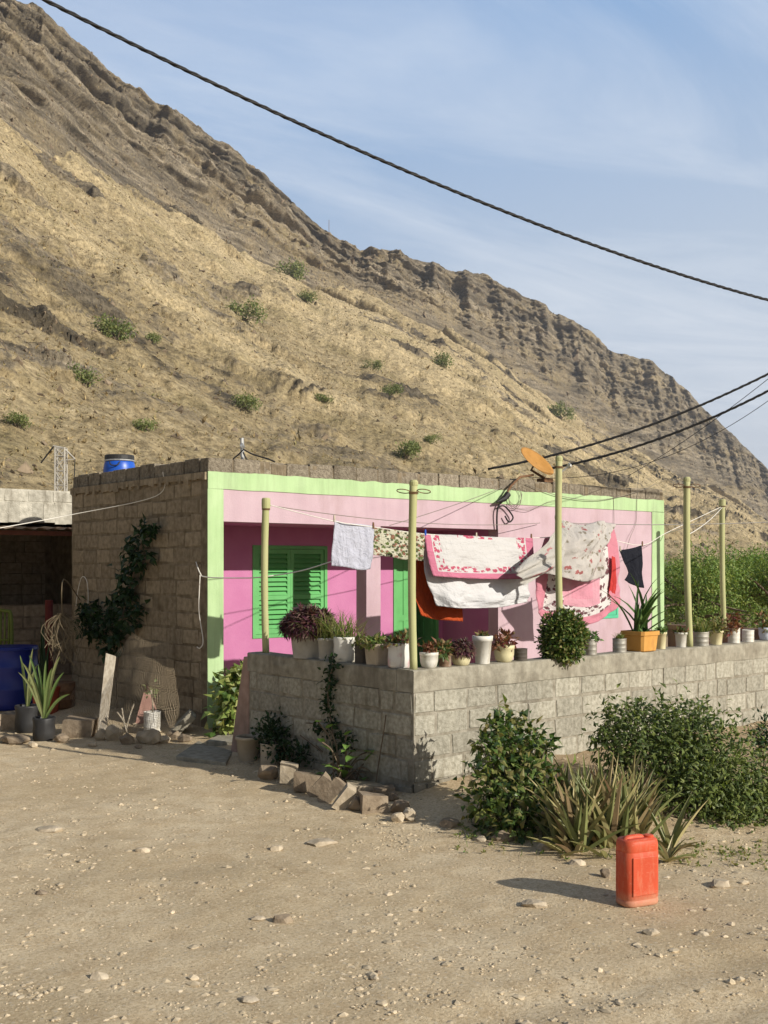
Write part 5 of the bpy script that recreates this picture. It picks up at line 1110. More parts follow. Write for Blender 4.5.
for k in range(26):                                    # outer leaves that lie over and trail on the ground
    px = rng.choice([rng.uniform(558, 580), rng.uniform(565, 675)]); c = G0(px, rng.uniform(840, 858)); az = math.atan2(-FW.y, -FW.x) + rng.uniform(-1.5, 1.5)
    mb.blade(c, az, rng.uniform(.6, 1.15), rng.uniform(.18, .32), .052, rng.uniform(.3, .8), 6, keel=.28, point=.85, thick=.4)
mb.build('leaves', L_ALOE, t)
for i in range(9):                                      # dead grass and weed along the bank
    pass
mb = MB()
for k in range(420):
    px = rng.uniform(455, 780); py = rng.uniform(838, 862) + (px > 660) * rng.uniform(0, 10) - (px < 560) * rng.uniform(5, 20); c = G0(px, py)
    if rng.random() < .6: mb.blade(c, rng.uniform(0, 6.28), rng.uniform(.3, 1.2), rng.uniform(.03, .10), .005, .6, 3)
    else:
        P = np.array([tuple(c + UP * .015)] * 5); mb.leaves(P, unit(nr.normal(size=(5, 3)) + np.array([0, 0, .5])), nr.normal(size=(5, 3)), .03, .015)
tag(mb.build('weeds', L_GRASS), 'low weeds and dry grass along the foot of the bank', 'weeds', kind='stuff')
for i, (px, py, s2, lb) in enumerate([(655, 655 + 220, .8, 'trailing dry aloe shoot right of the jerrycan')]):
    c = G0(668, 862); t = thing('aloe_shoot', c, lb, 'aloe'); mb = MB()
    for j in range(16): mb.blade(c, rng.uniform(0, 6.28), rng.uniform(.5, 1.2), rng.uniform(.14, .26), .034, rng.uniform(.2, .8), 6, keel=.28, thick=.4)
    mb.build('leaves', L_ALOE, t)

# ------------------------------------------------------------------ orange red jerrycan
jb = G0(637, 903); jd = depth(jb); k_ = jd / F
jc = thing('jerrycan', jb, 'orange red plastic jerrycan standing in the dust before the aloe clump', 'jerrycan')
yaw = -YAW + R(24); Rz = Matrix.Rotation(yaw, 3, 'Z')
W_, D_, H_ = 42 * k_, 26 * k_, 66 * k_
M_JERRY, g, b, o = new_mat('faded_orange_plastic'); co = g.coord('Object')
col = g.ramp(g.noise(co, 5, 6), [(.3, (.50, .066, .026)), (.7, (.58, .092, .038))])
col = g.mix(g.ramp(g.noise(g.map(co, (3, 3, 1)), 9, 8, .75), [(.50, 0.0), (.66, .55)]), col, (.56, .20, .115))
col = g.mix(g.ramp(g.noise(g.map(co, (2, 14, 30), rot=(.3, .2, .5)), 4, 5, .7), [(.60, 0.0), (.68, .5)]), col, (.62, .28, .19))
zf = g.n('ShaderNodeMapRange', interpolation_type='SMOOTHSTEP'); g.put(zf.inputs[0], g.m('ADD', g.sep(co)[2], g.m('MULTIPLY', g.m('SUBTRACT', g.noise(co, 22, 6, .7), .5), .10))); zf.inputs[1].default_value = .11; zf.inputs[2].default_value = .0
col = g.mix(g.m('MULTIPLY', zf.outputs[0], .6), col, (.47, .34, .22))
g.put(b.inputs['Base Color'], col); b.inputs['Roughness'].default_value = .55; b.inputs['Specular IOR Level'].default_value = .3
g.put(b.inputs['Normal'], g.bump(g.noise(co, 18, 5), .3, .004))
import bmesh
def rounded_can(mb, w_, d_, h_, cham):
    """Chamfered can body as stacked rings: foot, ribbed waist, sloping shoulder."""
    def outline(sx, sy, c): 
        pts = []
        for qx, qy, st in ((1, -1, -90), (1, 1, 0), (-1, 1, 90), (-1, -1, 180)):
            for i in range(5):
                a = R(st + i * 22.5); pts.append((qx * (sx / 2 - c) + c * math.cos(a), qy * (sy / 2 - c) + c * math.sin(a)))
        return pts
    lv = [(.90, .0), (.975, .012), (1.0, .04), (1.0, .085), (.972, .095), (.972, .105), (1.0, .118), (1.0, .5), (1.0, .80), (.975, .81), (.975, .82), (.995, .835), (.985, .92), (.95, .965), (.88, .99)]
    o = len(mb.v); n = 20; vs = []
    for s2, z in lv: vs += [Rz @ Vector((x, y, z * h_)) + jb for x, y in outline(w_ * s2, d_ * s2, cham * s2)]
    fs = [(i * n + j, i * n + (j + 1) % n, (i + 1) * n + (j + 1) % n, (i + 1) * n + j) for i in range(len(lv) - 1) for j in range(n)] + [tuple(range(n - 1, -1, -1)), tuple((len(lv) - 1) * n + j for j in range(n))]
    mb.add(vs, fs)
mb = MB(); rounded_can(mb, W_, D_, H_, 9.5 * k_); mb.build('body', M_JERRY, jc, smooth=True)
mb = MB(); J = lambda x, y, z: Rz @ Vector((x * W_, y * D_, z * H_)) + jb
# top deck with a handle bridge over a flat painted well
mb.tube(smooth_path([J(-.34, -.0, .965), J(-.30, -.0, .99), J(-.2, -.0, 1.0), J(.02, -.0, 1.0), J(.10, -.0, .99), J(.13, -.0, .965)], 6), [.020] * 31, 8); mb.build('handle', M_JERRY, jc, smooth=True)
mb = MB(); c = J(.33, -.02, .985); mb.lathe(c, [(.030, -.02), (.030, .010), (.026, .014)], 16); mb.build('cap', M_JERRY, jc)
mb = MB(); mb.box(J(-.08, -.02, .992), (W_ * .5, D_ * .42, .004), Rz); mb.build('well', pmat('well_shade_red', (0.36, .04, .025), (.42, .05, .03), 5, .5, .1), jc)  # flat plate on the deck; its darker red paints the shade of a well
# raised panel on the broad face
mb = MB(); mb.box(J(0, -.5, .46), (W_ * .70, .010, H_ * .58), Rz); mb.build('panel', M_JERRY, jc, bevel=.0045)

# ================================================================== SHADED WALL: BUCKETS, WEEDS, RUBBLE
def ground_pot(px, py, wpx, hpx, prof, mat, label, name='bucket', cat='bucket', rngs=1):
    b0 = G0(px, py); dd = depth(b0); r = wpx / F * dd / 2; h = hpx / F * dd
    b0 = b0 + FW * r * .6; b0.z = gzf(b0.x, b0.y); t = thing(name, b0, label, cat); mb = MB(); rr_ = random.Random(rngs)
    mb.lathe(b0 - UP * .01, [(q * r, z * h) for q, z in PROF[prof]], 26, jit=.05 if prof == 'bag' else .005, rng=rr_, caps=False); mb.build('pot', mat, t, smooth=True)
    mb = MB(); mb.lathe(b0, [(r * .93, h * .84), (.002, h * .88)], 26, caps=False); mb.build('soil', M_SOIL, t); return t, b0, r, h
ground_pot(247, 762, 24, 25, 'bucket', P_BEIGE, 'tapered dirty beige bucket beside the doorstep')
t, c, r, h = ground_pot(270, 768, 21, 25, 'tin', P_BEIGE, 'stained straight sided bucket right of the tapered beige one')
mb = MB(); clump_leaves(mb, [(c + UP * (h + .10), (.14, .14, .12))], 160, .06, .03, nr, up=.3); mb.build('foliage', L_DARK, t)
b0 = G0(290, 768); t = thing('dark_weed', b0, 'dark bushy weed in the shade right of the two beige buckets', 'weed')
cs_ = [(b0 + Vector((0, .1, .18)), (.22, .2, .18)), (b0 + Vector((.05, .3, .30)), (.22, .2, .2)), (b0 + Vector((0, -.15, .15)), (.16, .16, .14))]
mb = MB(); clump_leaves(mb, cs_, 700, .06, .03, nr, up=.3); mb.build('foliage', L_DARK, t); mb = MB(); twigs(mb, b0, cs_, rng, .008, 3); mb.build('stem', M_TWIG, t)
t = thing('climbing_plant', Vector((-.06, .95, 0)), 'dark creeper climbing the shaded face of the yard wall', 'climber')
wallc = lambda px, py, off=.05: on_x(px, py, -off)
path = [wallc(350, 790), wallc(335, 755), wallc(332, 725), wallc(328, 700), wallc(330, 680), wallc(333, 664)]
mb = MB(); mb.tube(smooth_path(path, 6), .009, 5); mb.build('stem', M_TWIG, t)
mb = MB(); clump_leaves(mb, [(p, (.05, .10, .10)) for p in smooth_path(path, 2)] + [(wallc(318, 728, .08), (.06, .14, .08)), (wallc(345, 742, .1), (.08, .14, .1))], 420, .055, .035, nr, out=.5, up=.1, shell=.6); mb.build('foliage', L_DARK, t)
b0 = G0(345, 786); t = thing('broad_leaf_plant', b0, 'young plant with big pale green leaves against the shaded wall', 'plant')
mb = MB(); mbs = MB(); L_BROAD = leafmat('pale_green_leaf', [(0.17, 0.30, 0.07), (0.23, 0.37, 0.09), (0.12, 0.24, 0.055)], .4, .3)
for px, py, L_ in ((328, 728, .13), (322, 742, .12), (332, 752, .14), (318, 722, .11), (348, 745, .15), (352, 752, .19), (368, 752, .18), (376, 780, .17), (344, 778, .19), (358, 786, .18), (330, 776, .16), (356, 757, .20), (366, 760, .16), (350, 768, .17), (372, 772, .15), (362, 778, .16), (338, 770, .14), (380, 765, .12), (346, 735, .12), (325, 765, .13)):
    e = at_depth(px, py, depth(b0) + rng.uniform(-.15, .12)); mbs.tube(smooth_path([b0 + Vector((rng.uniform(-.1, .1), rng.uniform(-.05, .1), 0)), b0.lerp(e, .5) + UP * .1, e], 5), [.007] * 11, 5)
    dv = np.array([[rng.uniform(-.6, .6), rng.uniform(-.7, .2), rng.uniform(-.6, .2)]]); mb.blade(e, math.atan2(-FW.y, -FW.x) + rng.uniform(-1.3, 1.3), rng.uniform(.7, 1.5), L_ * 1.05, L_ * .62, rng.uniform(.4, 1.1), 7, keel=.12, point=.62)
mb.build('foliage', L_BROAD, t); mbs.build('stem', M_TWIG, t)
b0 = G0(392, 796); t = thing('dry_vine', b0, 'thin dry vine stems clinging to the shaded wall near its corner', 'vine')
mb = MB()
for q in (((376, 782), (380, 755), (384, 730), (386, 715)), ((316, 745), (322, 752), (300, 735)), ((306, 723), (313, 724), (318, 730))): mb.tube(smooth_path([on_x(a, b2, -.04) for a, b2 in q], 6), .006, 5)
mb.build('stem', M_TWIG, t)
BR = [(268, 781, 22, 17, 'rounded dirty boulder at the left start of the broken block row', M_STONE_D, .1, 0), (288, 785, 17, 22, 'pale upright block fragment second in the broken row', M_STONE, .55, .12), (306, 793, 28, 20, 'wide brown block fragment leaning in the broken row', M_STONE_D, .6, .2),
      (320, 797, 11, 25, 'tilted slab fragment, first of the leaning pale ones', M_STONE_D, .65, .72), (332, 803, 12, 27, 'tilted slab fragment in the middle of the leaning pale ones', M_STONE_D, .65, .72), (345, 810, 13, 27, 'tilted slab fragment, last of the leaning pale ones', M_STONE, .65, .62), (355, 812, 14, 16, 'small dark wedge between the slabs and the square block', M_STONE_D, .4, .3),
      (373, 813, 26, 19, 'square pale block at the front of the row near the wall corner', M_STONE_D, .75, .06), (366, 794, 34, 8, 'flat slab lying on top behind the square pale block', M_STONE, .6, .05), (384, 797, 20, 9, 'flat grey fragment resting behind the square pale block', M_STONE_D, .6, -.05), (393, 802, 14, 10, 'small grey lump right of the flat fragment', M_STONE_D, .2, 0),
      (389, 786, 20, 15, 'dark rounded stone touching the wall near its corner', M_STONE_D, .1, 0), (400, 814, 20, 14, 'rough grey stone right of the square pale block', M_STONE_D, .1, 0), (409, 822, 14, 14, 'pale stone at the right end of the broken row', M_STONE, .2, .3), (398, 823, 13, 11, 'small stone in front of the rough grey one', M_STONE, .1, 0)]
for i, (px, py, w_, h_, lb, mm, bx, tl) in enumerate(BR): stone('rubble_stone', px, py, w_, h_, lb, mm, 'broken blocks and stones along the shaded wall', bx, dpt=.9, tilt=tl, seed=i + 60, rough=.13, sub=2)

# entrance hedge plant
b0 = Vector((1.0, 3.72, PF)); t = thing('croton_bush', b0, 'bright yellow green leafy plant behind the lime house corner', 'bush')
cs_ = [(on_y(235, 690, 3.7), (.20, .2, .26)), (on_y(232, 715, 3.7), (.22, .2, .24)), (on_y(245, 700, 3.75), (.22, .2, .28)), (on_y(240, 678, 3.7), (.16, .16, .14)), (on_y(262, 705, 3.8), (.2, .2, .3))]
mb = MB(); clump_leaves(mb, cs_, 1100, .12, .065, nr, out=.7, up=.1, curl=.25); mb.build('foliage', L_CROTON, t); mb = MB(); twigs(mb, b0, cs_, rng, .012, 3); mb.build('stem', M_TWIG, t)

# ================================================================== LEFT SIDE: CREEPER, NET, PLANK, BARRELS, SEEDLINGS
b0 = G0(112, 722); b0.x = min(b0.x, .25); t = thing('wall_creeper', Vector((.33, 6.6, 0)), 'dark leafy creeper climbing the bare side wall of the house', 'climber')
wc = lambda px, py, off=.1: on_x(px, py, HX0 - off)
path = [wc(118, 720), wc(116, 680), wc(120, 640), wc(124, 610), wc(132, 580), wc(140, 550), wc(146, 530)]
mb = MB(); mb.tube(smooth_path(path, 6), .012, 5); mb.tube(smooth_path([wc(120, 640), wc(105, 625), wc(88, 605)], 6), .009, 5); mb.tube(smooth_path([wc(140, 550), wc(150, 530), wc(156, 525)], 6), .006, 5); mb.build('stem', M_TWIG, t)
cs_ = [(wc(a, b2, .12), (.12, r_ * 1.3, r_)) for a, b2, r_ in ((88, 612, .20), (84, 628, .16), (97, 632, .16), (105, 620, .16), (115, 635, .18), (118, 605, .16), (126, 592, .18), (128, 575, .15), (136, 562, .13), (132, 548, .10), (141, 540, .10), (150, 530, .09), (146, 556, .08), (137, 610, .12), (110, 650, .12), (128, 622, .14), (154, 527, .06), (142, 527, .06))]
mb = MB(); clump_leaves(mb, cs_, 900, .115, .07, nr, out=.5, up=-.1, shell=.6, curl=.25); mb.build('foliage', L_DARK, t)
# ragged net draped over the plants
m, g, b, o = new_mat('ragged_net'); uv = g.coord('UV'); s2 = g.sep(g.map(uv, (80, 64, 1)))
d1 = g.m('ABSOLUTE', g.m('SUBTRACT', g.m('FRACT', g.m('ADD', s2[0], g.m('MULTIPLY', g.noise(uv, 6, 3), 4))), .5)); d2 = g.m('ABSOLUTE', g.m('SUBTRACT', g.m('FRACT', g.m('ADD', s2[1], g.m('MULTIPLY', g.noise(uv, 5, 3), 4))), .5))
th = g.m('GREATER_THAN', g.m('MAXIMUM', d1, d2), .435); b.inputs['Base Color'].default_value = (.25, .195, .125, 1); b.inputs['Roughness'].default_value = .9
tr = g.n('ShaderNodeBsdfTransparent'); mx = g.n('ShaderNodeMixShader'); g.put(mx.inputs[0], th); g.nt.links.new(tr.outputs[0], mx.inputs[1]); g.nt.links.new(b.outputs[0], mx.inputs[2]); g.nt.links.new(mx.outputs[0], o.inputs[0]); M_NET = m
ctl = [[on_x(74, 690, .05), on_x(100, 668, -.05), on_x(118, 652, -.1), on_x(131, 634, .1), on_x(150, 640, .2), on_x(172, 640, .33)], [on_x(72, 706, -.1), on_x(98, 690, -.3), on_x(120, 680, -.35), on_x(140, 668, -.2), on_x(158, 664, .0), on_x(174, 668, .2)],
       [on_x(72, 722, -.2), on_x(96, 712, -.45), on_x(118, 708, -.5), on_x(142, 696, -.4), on_x(160, 694, -.2), on_x(176, 700, .05)], [on_x(74, 734, -.25), on_x(96, 734, -.5), on_x(120, 736, -.55), on_x(142, 732, -.5), on_x(160, 728, -.3), on_x(178, 728, .0)]]
rows = [bsp(r_, 34) for r_ in ctl]; cols = [bsp([r_[j] for r_ in rows], 24) for j in range(35)]
pts = [[cols[j][i] + Vector((-.05 * math.sin(j * .9 + i * .35) * (i / 24) - .04 * float(fbm(j * .3, i * .3, 3, 4)), 0, 0)) for j in range(35)] for i in range(25)]
mb = MB(); mb.grid(pts); tag(mb.build('draped_net', M_NET, origin=(0, 6, 0), smooth=True), 'ragged brown net draped over the plants against the side wall', 'net')
b0 = G0(101, 738); t_ = at_depth(111, 655, depth(b0) + .45); mb = MB(); u_ = (t_ - b0).normalized(); s_ = u_.cross(FW).normalized(); n_ = s_.cross(u_)
mb.add([b0 + s_ * a * .05 + n_ * c * .018 - UP * .03 for a, c in ((-1, -1), (1, -1), (1, 1), (-1, 1))] + [t_ + s_ * a * .062 + n_ * c * .018 + u_ * (.02 * a) for a, c in ((-1, -1), (1, -1), (1, 1), (-1, 1))], [(0, 3, 2, 1), (4, 5, 6, 7), (0, 1, 5, 4), (1, 2, 6, 5), (2, 3, 7, 6), (3, 0, 4, 7)])
tag(mb.build('plank', M_WOOD, origin=b0, bevel=.004), 'bleached wooden plank propped upright in front of the net', 'plank')
b0 = G0(149, 732); mb = MB(); e = at_depth(146, 684, depth(b0) + .3); mb.add([at_depth(132, 735, depth(b0)), at_depth(156, 728, depth(b0) + .1), at_depth(157, 700, depth(b0) + .25), e, at_depth(133, 735, depth(b0) + .05), at_depth(156, 728, depth(b0) + .15), at_depth(157, 700, depth(b0) + .30), e + FW * .05], [(0, 1, 2, 3), (7, 6, 5, 4), (0, 4, 5, 1), (1, 5, 6, 2), (2, 6, 7, 3), (3, 7, 4, 0)])
tag(mb.build('broken_tile', pmat('dusty_pink_tile', (.27, .145, .115), (.36, .205, .165), 8, .85, .3), origin=b0), 'pointed dusty pink piece of tile leaning by the net', 'tile')
t, c, r, h = ground_pot(151, 737, 17, 22, 'tin', P_WHITE, 'small white checked tin among the rubble below the net', 'tin', 'tin')
mb = MB(); tp = at_depth(151, 690, depth(c)); mb.tube(smooth_path([c + UP * h * .8, c.lerp(tp, .6) + RT * .02, tp], 6), .009, 5); mb.build('stem', M_WOOD, t); mb = MB(); clump_leaves(mb, [(tp, (.10, .1, .07))], 26, .06, .035, nr); mb.build('foliage', L_PALM, t)
b0 = G0(126, 738); t = thing('dry_branch', b0, 'pale forked dry branch poking out of the rubble', 'branch'); mb = MB()
for q in (((128, 738), (124, 722), (117, 712)), ((126, 730), (130, 715), (134, 704)), ((124, 722), (122, 708))): mb.tube(smooth_path([at_depth(a, b2, depth(b0) + .05) for a, b2 in q], 5), .010, 5)
mb.build('twig', M_WOOD, t)
RB = [(78, 738, 34, 20, 'broad brown stone at the left foot of the plank', M_STONE_D, .5), (112, 741, 20, 16, 'pale stone at the right foot of the plank', M_STONE, .2), (100, 741, 12, 13, 'small pale stone in front of the plank', M_STONE, .3), (126, 745, 14, 12, 'grey stone below the forked branch', M_STONE_D, .1), (148, 745, 26, 15, 'big pale lump of mortar below the white tin', M_STONE, .2), (164, 744, 12, 8, 'small white stone right of the mortar lump', M_STONE, .1), (172, 741, 14, 10, 'round dark stone left of the leaning slab', M_STONE_D, 0),
      (184, 743, 15, 9, 'flat brown stone below the leaning slab', M_STONE_D, .2), (60, 743, 16, 9, 'small dark stone right of the black bags', M_STONE_D, .1), (32, 748, 10, 7, 'little white stone in front of the black pots', M_STONE, .1), (12, 745, 30, 9, 'flat brown stone at the left picture edge', M_STONE_D, .4), (14, 731, 24, 18, 'square brown block at the left picture edge by the blue barrel', M_STONE_D, .6), (92, 747, 9, 5, 'tiny pale stone before the rubble heap', M_STONE, .1), (138, 749, 8, 5, 'tiny brown stone before the mortar lump', M_STONE_D, .1)]
for i, (px, py, w_, h_, lb, mm, bx) in enumerate(RB): stone('rubble_stone', px, py, w_, h_, lb, mm, 'stones heaped along the side wall', bx, dpt=.8, seed=i + 160, rough=.13, sub=2)
b0 = G0(180, 738); mb = MB(); rot = Matrix.Rotation(-YAW, 3, 'Z') @ Matrix.Rotation(R(-46), 3, 'Y') @ Matrix.Rotation(R(10), 3, 'X')
mb.box(b0 + FW * .15 + UP * .12, (.36, .20, .11), rot); tag(mb.build('concrete_slab', M_CAP, origin=b0, bevel=.012), 'broken concrete slab leaning against the foot of the side wall', 'slab')
# big blue barrel, seedlings in black bags, orange tub, yellow green chair, red cloth
pb = on_z(11, 722, 0); bc = at_depth(13, HOR, 15.8); bc.z = gzf(bc.x, bc.y) - .02; rb = .345; hb = zt_(bc, 646) - bc.z
M_NAVY = pmat('deep_blue_plastic', (.004, .012, .15), (.006, .02, .20), 3, .4, .05, 20, .003, spec=.4)
bar = thing('water_barrel', bc, 'large deep blue water barrel in the shade at the left picture edge', 'barrel'); mb = MB()
mb.lathe(bc, [(rb * .92, 0), (rb * .97, .03), (rb, .1), (rb, hb * .3), (rb * 1.03, hb * .32), (rb * 1.03, hb * .35), (rb, hb * .37), (rb, hb * .65), (rb * 1.03, hb * .67), (rb * 1.03, hb * .7), (rb, hb * .72), (rb * .98, hb * .95), (rb * 1.01, hb * .97), (rb * 1.0, hb), (rb * .9, hb)], 32); mb.build('body', M_NAVY, bar, smooth=True)
mb = MB(); mb.tube(ring(bc + UP * (hb - .04), rb * 1.0, .01, k=28), .014, 6, cap=False); mb.build('rim', M_NAVY, bar)
def seedling(px, py, wpx, hpx, leaves, label, s=1):
    t, c, r, h = ground_pot(px, py, wpx, hpx, 'bag', M_BLACKP, label, 'palm_seedling', 'seedling', s); mb = MB(); base = c + UP * h * .8
    for (tx, ty, wd) in leaves:
        e = at_depth(tx, ty, depth(c) + rng.uniform(-.15, .15)); dv = e - base; k = 7; rows = []; sd = dv.cross(FW).normalized()
        for i in range(k + 1):
            tt2 = i / k; p = base + dv * tt2 + UP * (.16 * dv.length * math.sin(math.pi * tt2)); ww = wd * .62 * (.35 + .65 * math.sin(math.pi * min(1, tt2 * .9 + .15))) * (1 if i < k else .05)
            rows.append([p + sd * ww - FW * ww * .4, p, p - sd * ww - FW * ww * .4])
        mb.add([q for r2 in rows for q in r2], [(i * 3 + j, i * 3 + j + 1, (i + 1) * 3 + j + 1, (i + 1) * 3 + j) for i in range(k) for j in range(2)])
    mb.build('foliage', L_PALM, t)
seedling(42, 741, 22, 24, [(52, 668, .04), (60, 656, .035), (22, 662, .035), (29, 655, .03), (70, 694, .03), (46, 660, .03), (64, 672, .03), (18, 672, .03), (38, 664, .03), (56, 684, .03)], 'palm seedling in a glossy black bag, the nearer one', 3)
seedling(25, 733, 24, 28, [(20, 655, .03), (37, 665, .03), (33, 648, .028), (42, 676, .025)], 'palm seedling in a black pot against the blue barrel', 4)
cg = at_depth(44, HOR, 15.6); cg.z = gzf(cg.x, cg.y); t = thing('tall_leaf_plant', cg, 'tall dark strap leaved plant behind the orange tub', 'plant'); mb = MB()
for tx, ty in ((38, 625), (48, 618), (55, 640), (33, 650), (44, 640)):
    e = at_depth(tx, ty, 15.6); mb.blade(cg, rng.uniform(0, 6.28), .1, (e - cg).length, .09, .15, 6)
mb.build('leaves', L_DARK, t)
og = at_depth(46, HOR, 14.9); og.z = gzf(og.x, og.y); t = thing('orange_tub', og, 'worn orange red plastic tub beside the blue barrel', 'tub'); mb = MB(); ho = zt_(og, 686) - og.z; ro = .18
mb.lathe(og, [(ro * .85, 0), (ro * .9, .03), (ro, ho * .85), (ro * 1.06, ho * .87), (ro * 1.06, ho), (ro * .95, ho)], 24, caps=False); mb.build('body', pmat('orange_red_tub', (.30, .045, .02), (.38, .065, .03), 5, .5, .1, stain=(.3, .09, .05)), t, smooth=True)
mb = MB(); mb.lathe(og, [(ro * .95, ho * .9), (.002, ho * .92)], 24, caps=False); mb.build('soil', M_SOIL, t)
og = at_depth(61, HOR, 15.1); og.z = gzf(og.x, og.y); t = thing('brown_barrel', og, 'rusty brown barrel in the dark beside the side wall', 'barrel'); mb = MB(); ho = zt_(og, 682) - og.z; ro = .19
mb.lathe(og, [(ro, 0), (ro, ho * .33), (ro * 1.05, ho * .35), (ro, ho * .37), (ro, ho * .66), (ro * 1.05, ho * .68), (ro, ho * .7), (ro, ho), (ro * .92, ho)], 24); mb.build('body', M_RUST, t, smooth=True)
M_LG = pmat('yellow_green_plastic', (.10, .13, .02), (.135, .165, .03), 4, .5, .05)
cdp = 16.5; ch0 = at_depth(4, HOR, cdp); ch0.z = gzf(ch0.x, ch0.y); t = thing('plastic_chair', ch0, 'yellow green plastic chair behind the blue barrel at the left picture edge', 'chair')
q = lambda px, py, dd=cdp: at_depth(px, py, dd)
mb = MB(); mb.tube(smooth_path([q(-12, 655), q(-11, 618), q(-6, 611), q(6, 611), q(11, 616), q(12, 655)], 6), .028, 7)
for px in (-7, -3, 1, 5, 9): mb.tube([q(px, 612), q(px - .5, 654)], .016, 6)
mb.tube([q(-12, 640), q(12, 640)], .02, 6); mb.build('backrest', M_LG, t, smooth=True)
mb = MB(); c = q(0, 655); mb.box((c.x, c.y, c.z), (.42, .42, .03), Matrix.Rotation(-YAW, 3, 'Z')); mb.build('seat', M_LG, t, bevel=.01)
for a, b2 in ((-1, -1), (1, -1), (1, 1), (-1, 1)):
    mb = MB(); f_ = c + RT * .18 * a + FW * .18 * b2; mb.tube([f_, Vector((f_.x, f_.y, gzf(f_.x, f_.y))) + RT * .03 * a], .02, 7); mb.build('leg', M_LG, t)
e = at_depth(49, 600, 16.4); b0 = Vector((e.x, e.y, gzf(e.x, e.y))); t = thing('red_post', b0, 'dark red painted post standing in the shed opening', 'post'); mb = MB(); mb.tube([b0, e], .06, 8); mb.build('shaft', pmat('dark_red_paint', (.09, .012, .01), (.14, .02, .016), 5, .7, .2), t)
c = at_depth(62, 632, 14.6); b0 = Vector((c.x, c.y, gzf(c.x, c.y))); t = thing('dry_vine', b0, 'hanging ball of dry grass stems at the far end of the side wall', 'vine'); mb = MB()
for _ in range(46):
    pts = [c + UP * .25 + Vector((rng.uniform(-.05, .05), rng.uniform(-.05, .05), 0)), c + RT * rng.uniform(-.26, .26) + UP * rng.uniform(-.05, .1) + FW * rng.uniform(-.1, .1), c + RT * rng.uniform(-.22, .22) - UP * rng.uniform(.15, .45) + FW * rng.uniform(-.1, .1)]; mb.tube(smooth_path(pts, 4), .005, 4)
mb.tube(smooth_path([c + UP * .25, c + UP * .7 + RT * .02, on_x(80, 600, HX0 - .05)], 5), .008, 5); mb.build('stems', pmat('straw', (.13, .10, .06), (.22, .175, .11), 5, .9, 0), t)

# ================================================================== TREES RIGHT OF THE HOUSE, SHRUBS ON THE MOUNTAIN
def acacia(px, dd, h, wd, label, seed, n=7000):
    c = at_depth(px, HOR, dd); b0 = Vector((c.x, c.y, gzf(c.x, c.y))); rg = random.Random(seed); nq = np.random.default_rng(seed)
    t = thing('acacia_tree', b0, label, 'tree', 'feathery trees beyond the yard'); cs_ = []; mb = MB()
    for k in range(17):
        a = rg.uniform(0, 6.28); rr2 = wd * .5 * rg.random() ** .6; zc = h * rg.uniform(.20, .78) * rg.uniform(.85, 1.0) * (1 - .25 * (rr2 / wd * 2) ** 2); cc = b0 + Vector((math.cos(a) * rr2, math.sin(a) * rr2, zc)); rad = rg.uniform(.13, .24) * wd; cs_.append((cc, (rad, rad, rad * .55)))
    mb.tube(smooth_path([b0 - UP * .2, b0 + Vector((rg.uniform(-.2, .2), rg.uniform(-.2, .2), h * .22)), b0 + Vector((rg.uniform(-.3, .3), rg.uniform(-.3, .3), h * .5))], 5), [.16 - .008 * i for i in range(11)], 8)
    for cc, rad in cs_:
        s0 = b0 + UP * h * rg.uniform(.12, .4); mb.tube(smooth_path([s0, s0.lerp(cc, .5) + UP * .15 * h * rg.uniform(-.3, .6), cc + UP * rad[2] * .3], 5), [.06 * (1 - .085 * i) for i in range(11)], 5)
    mb.build('trunk', M_TWIG, t); mb = MB(); clump_leaves(mb, cs_, int(n * 1.35), .12, .042, nq, out=.5, up=.15, shell=.55, noise=.22, curl=.2); mb.build('crown', L_TREE, t)
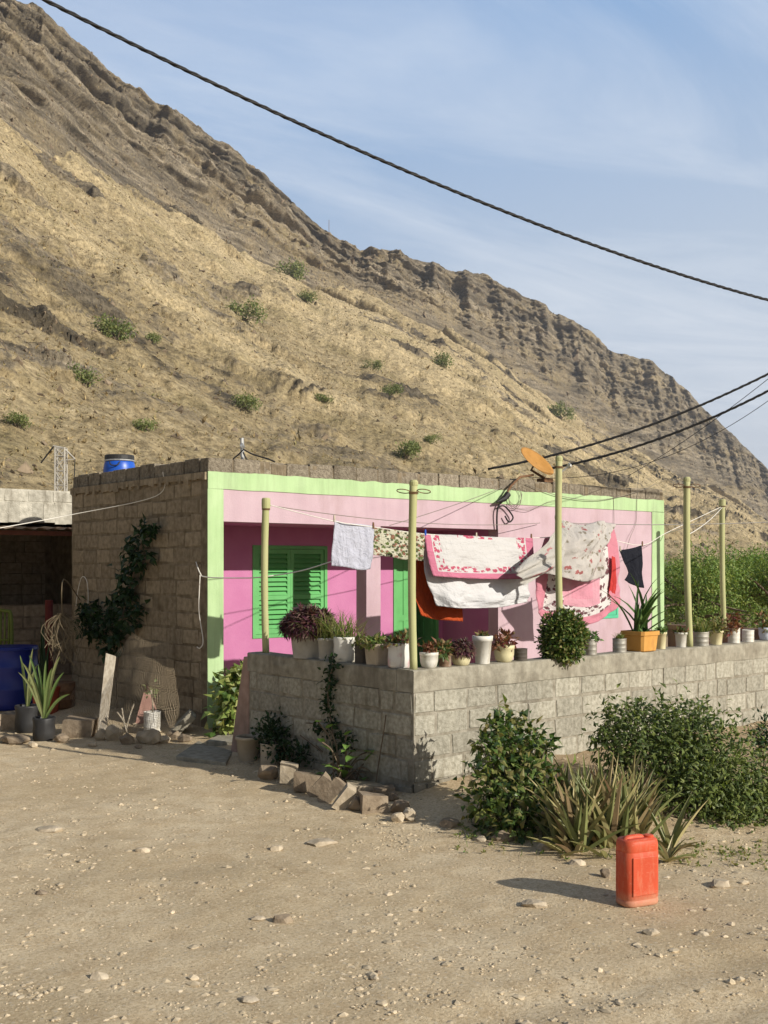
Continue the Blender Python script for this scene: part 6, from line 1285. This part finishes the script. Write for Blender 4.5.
for i, a in enumerate([(694, 30, 2.95, 4.2, 'nearest feathery green tree, just right of the house corner'), (742, 34, 3.15, 4.8, 'wide feathery green tree behind the most distant pole'), (790, 31, 3.2, 4.6, 'feathery green tree cut by the right picture edge'),
                       (716, 42, 3.0, 4.8, 'farther green tree filling the gap behind the two nearest ones'), (770, 46, 3.4, 5.2, 'farther green tree low against the slope at the right'), (676, 40, 3.0, 4.6, 'farther green tree half hidden by the house corner'), (840, 36, 3.4, 5, 'feathery tree beyond the right picture edge')]): acacia(*a, seed=i + 5)
HS = [(116, 334, 20, 'bright green shrub alone high on the left slope'), (246, 318, 16, 'round green shrub just below the long cliff'), (293, 274, 15, 'green shrub highest on the slope, touching the cliff foot'), (84, 384, 16, 'green shrub low on the left of the slope'), (152, 342, 9, 'small shrub right of the bright green one'), (247, 408, 14, 'dark shrub with a rocky patch, above the stub mast'), (405, 458, 15, 'green shrub directly above the house parapet'),
      (443, 365, 11, 'dark shrub in the middle of the golden slope'), (143, 428, 12, 'faint shrub above the blue drum'), (390, 394, 10, 'dull shrub left of the dark one on the golden slope'), (306, 300, 9, 'small dull shrub below the highest one'), (325, 402, 8, 'thin upright shrub in the middle left slope'), (432, 442, 8, 'small shrub right of the one above the parapet'), (562, 415, 12, 'faint shrub at the foot of the right cliffs'), (18, 425, 12, 'yellowish shrub at the left picture edge low on the slope'), (372, 368, 8, 'tiny shrub in the upper golden slope')]
for i, (px, py, wpx, lb) in enumerate(HS):
    p, dd = on_mountain(px, py + wpx * .3); r = wpx / F * dd * 1.15; nq = np.random.default_rng(i + 90); rg = random.Random(i); t = thing('hill_shrub', p, lb, 'shrub', 'shrubs dotted over the mountainside')
    cs_ = [(p + Vector((rg.uniform(-.6, .6) * r, rg.uniform(-.6, .6) * r, r * rg.uniform(.2, .75))), (r * .5, r * .5, r * .40)) for _ in range(7)]
    mb = MB(); clump_leaves(mb, cs_, 700, r * .17, r * .10, nq, up=.2, shell=.5); mb.build('crown', L_HILL, t); mb = MB(); twigs(mb, p - UP * .3, cs_, rg, r * .03, 1); mb.build('trunk', M_TWIG, t)
p, dd = on_mountain(329, 236); p = at_depth(329, 236, dd); mb = MB(); mb.tube([p - UP * 4, p + UP * (16 / F * dd)], .16, 5); tag(mb.build('ridge_mast', M_RUST, origin=p), 'tiny thin mast standing on the mountain ridge', 'mast')
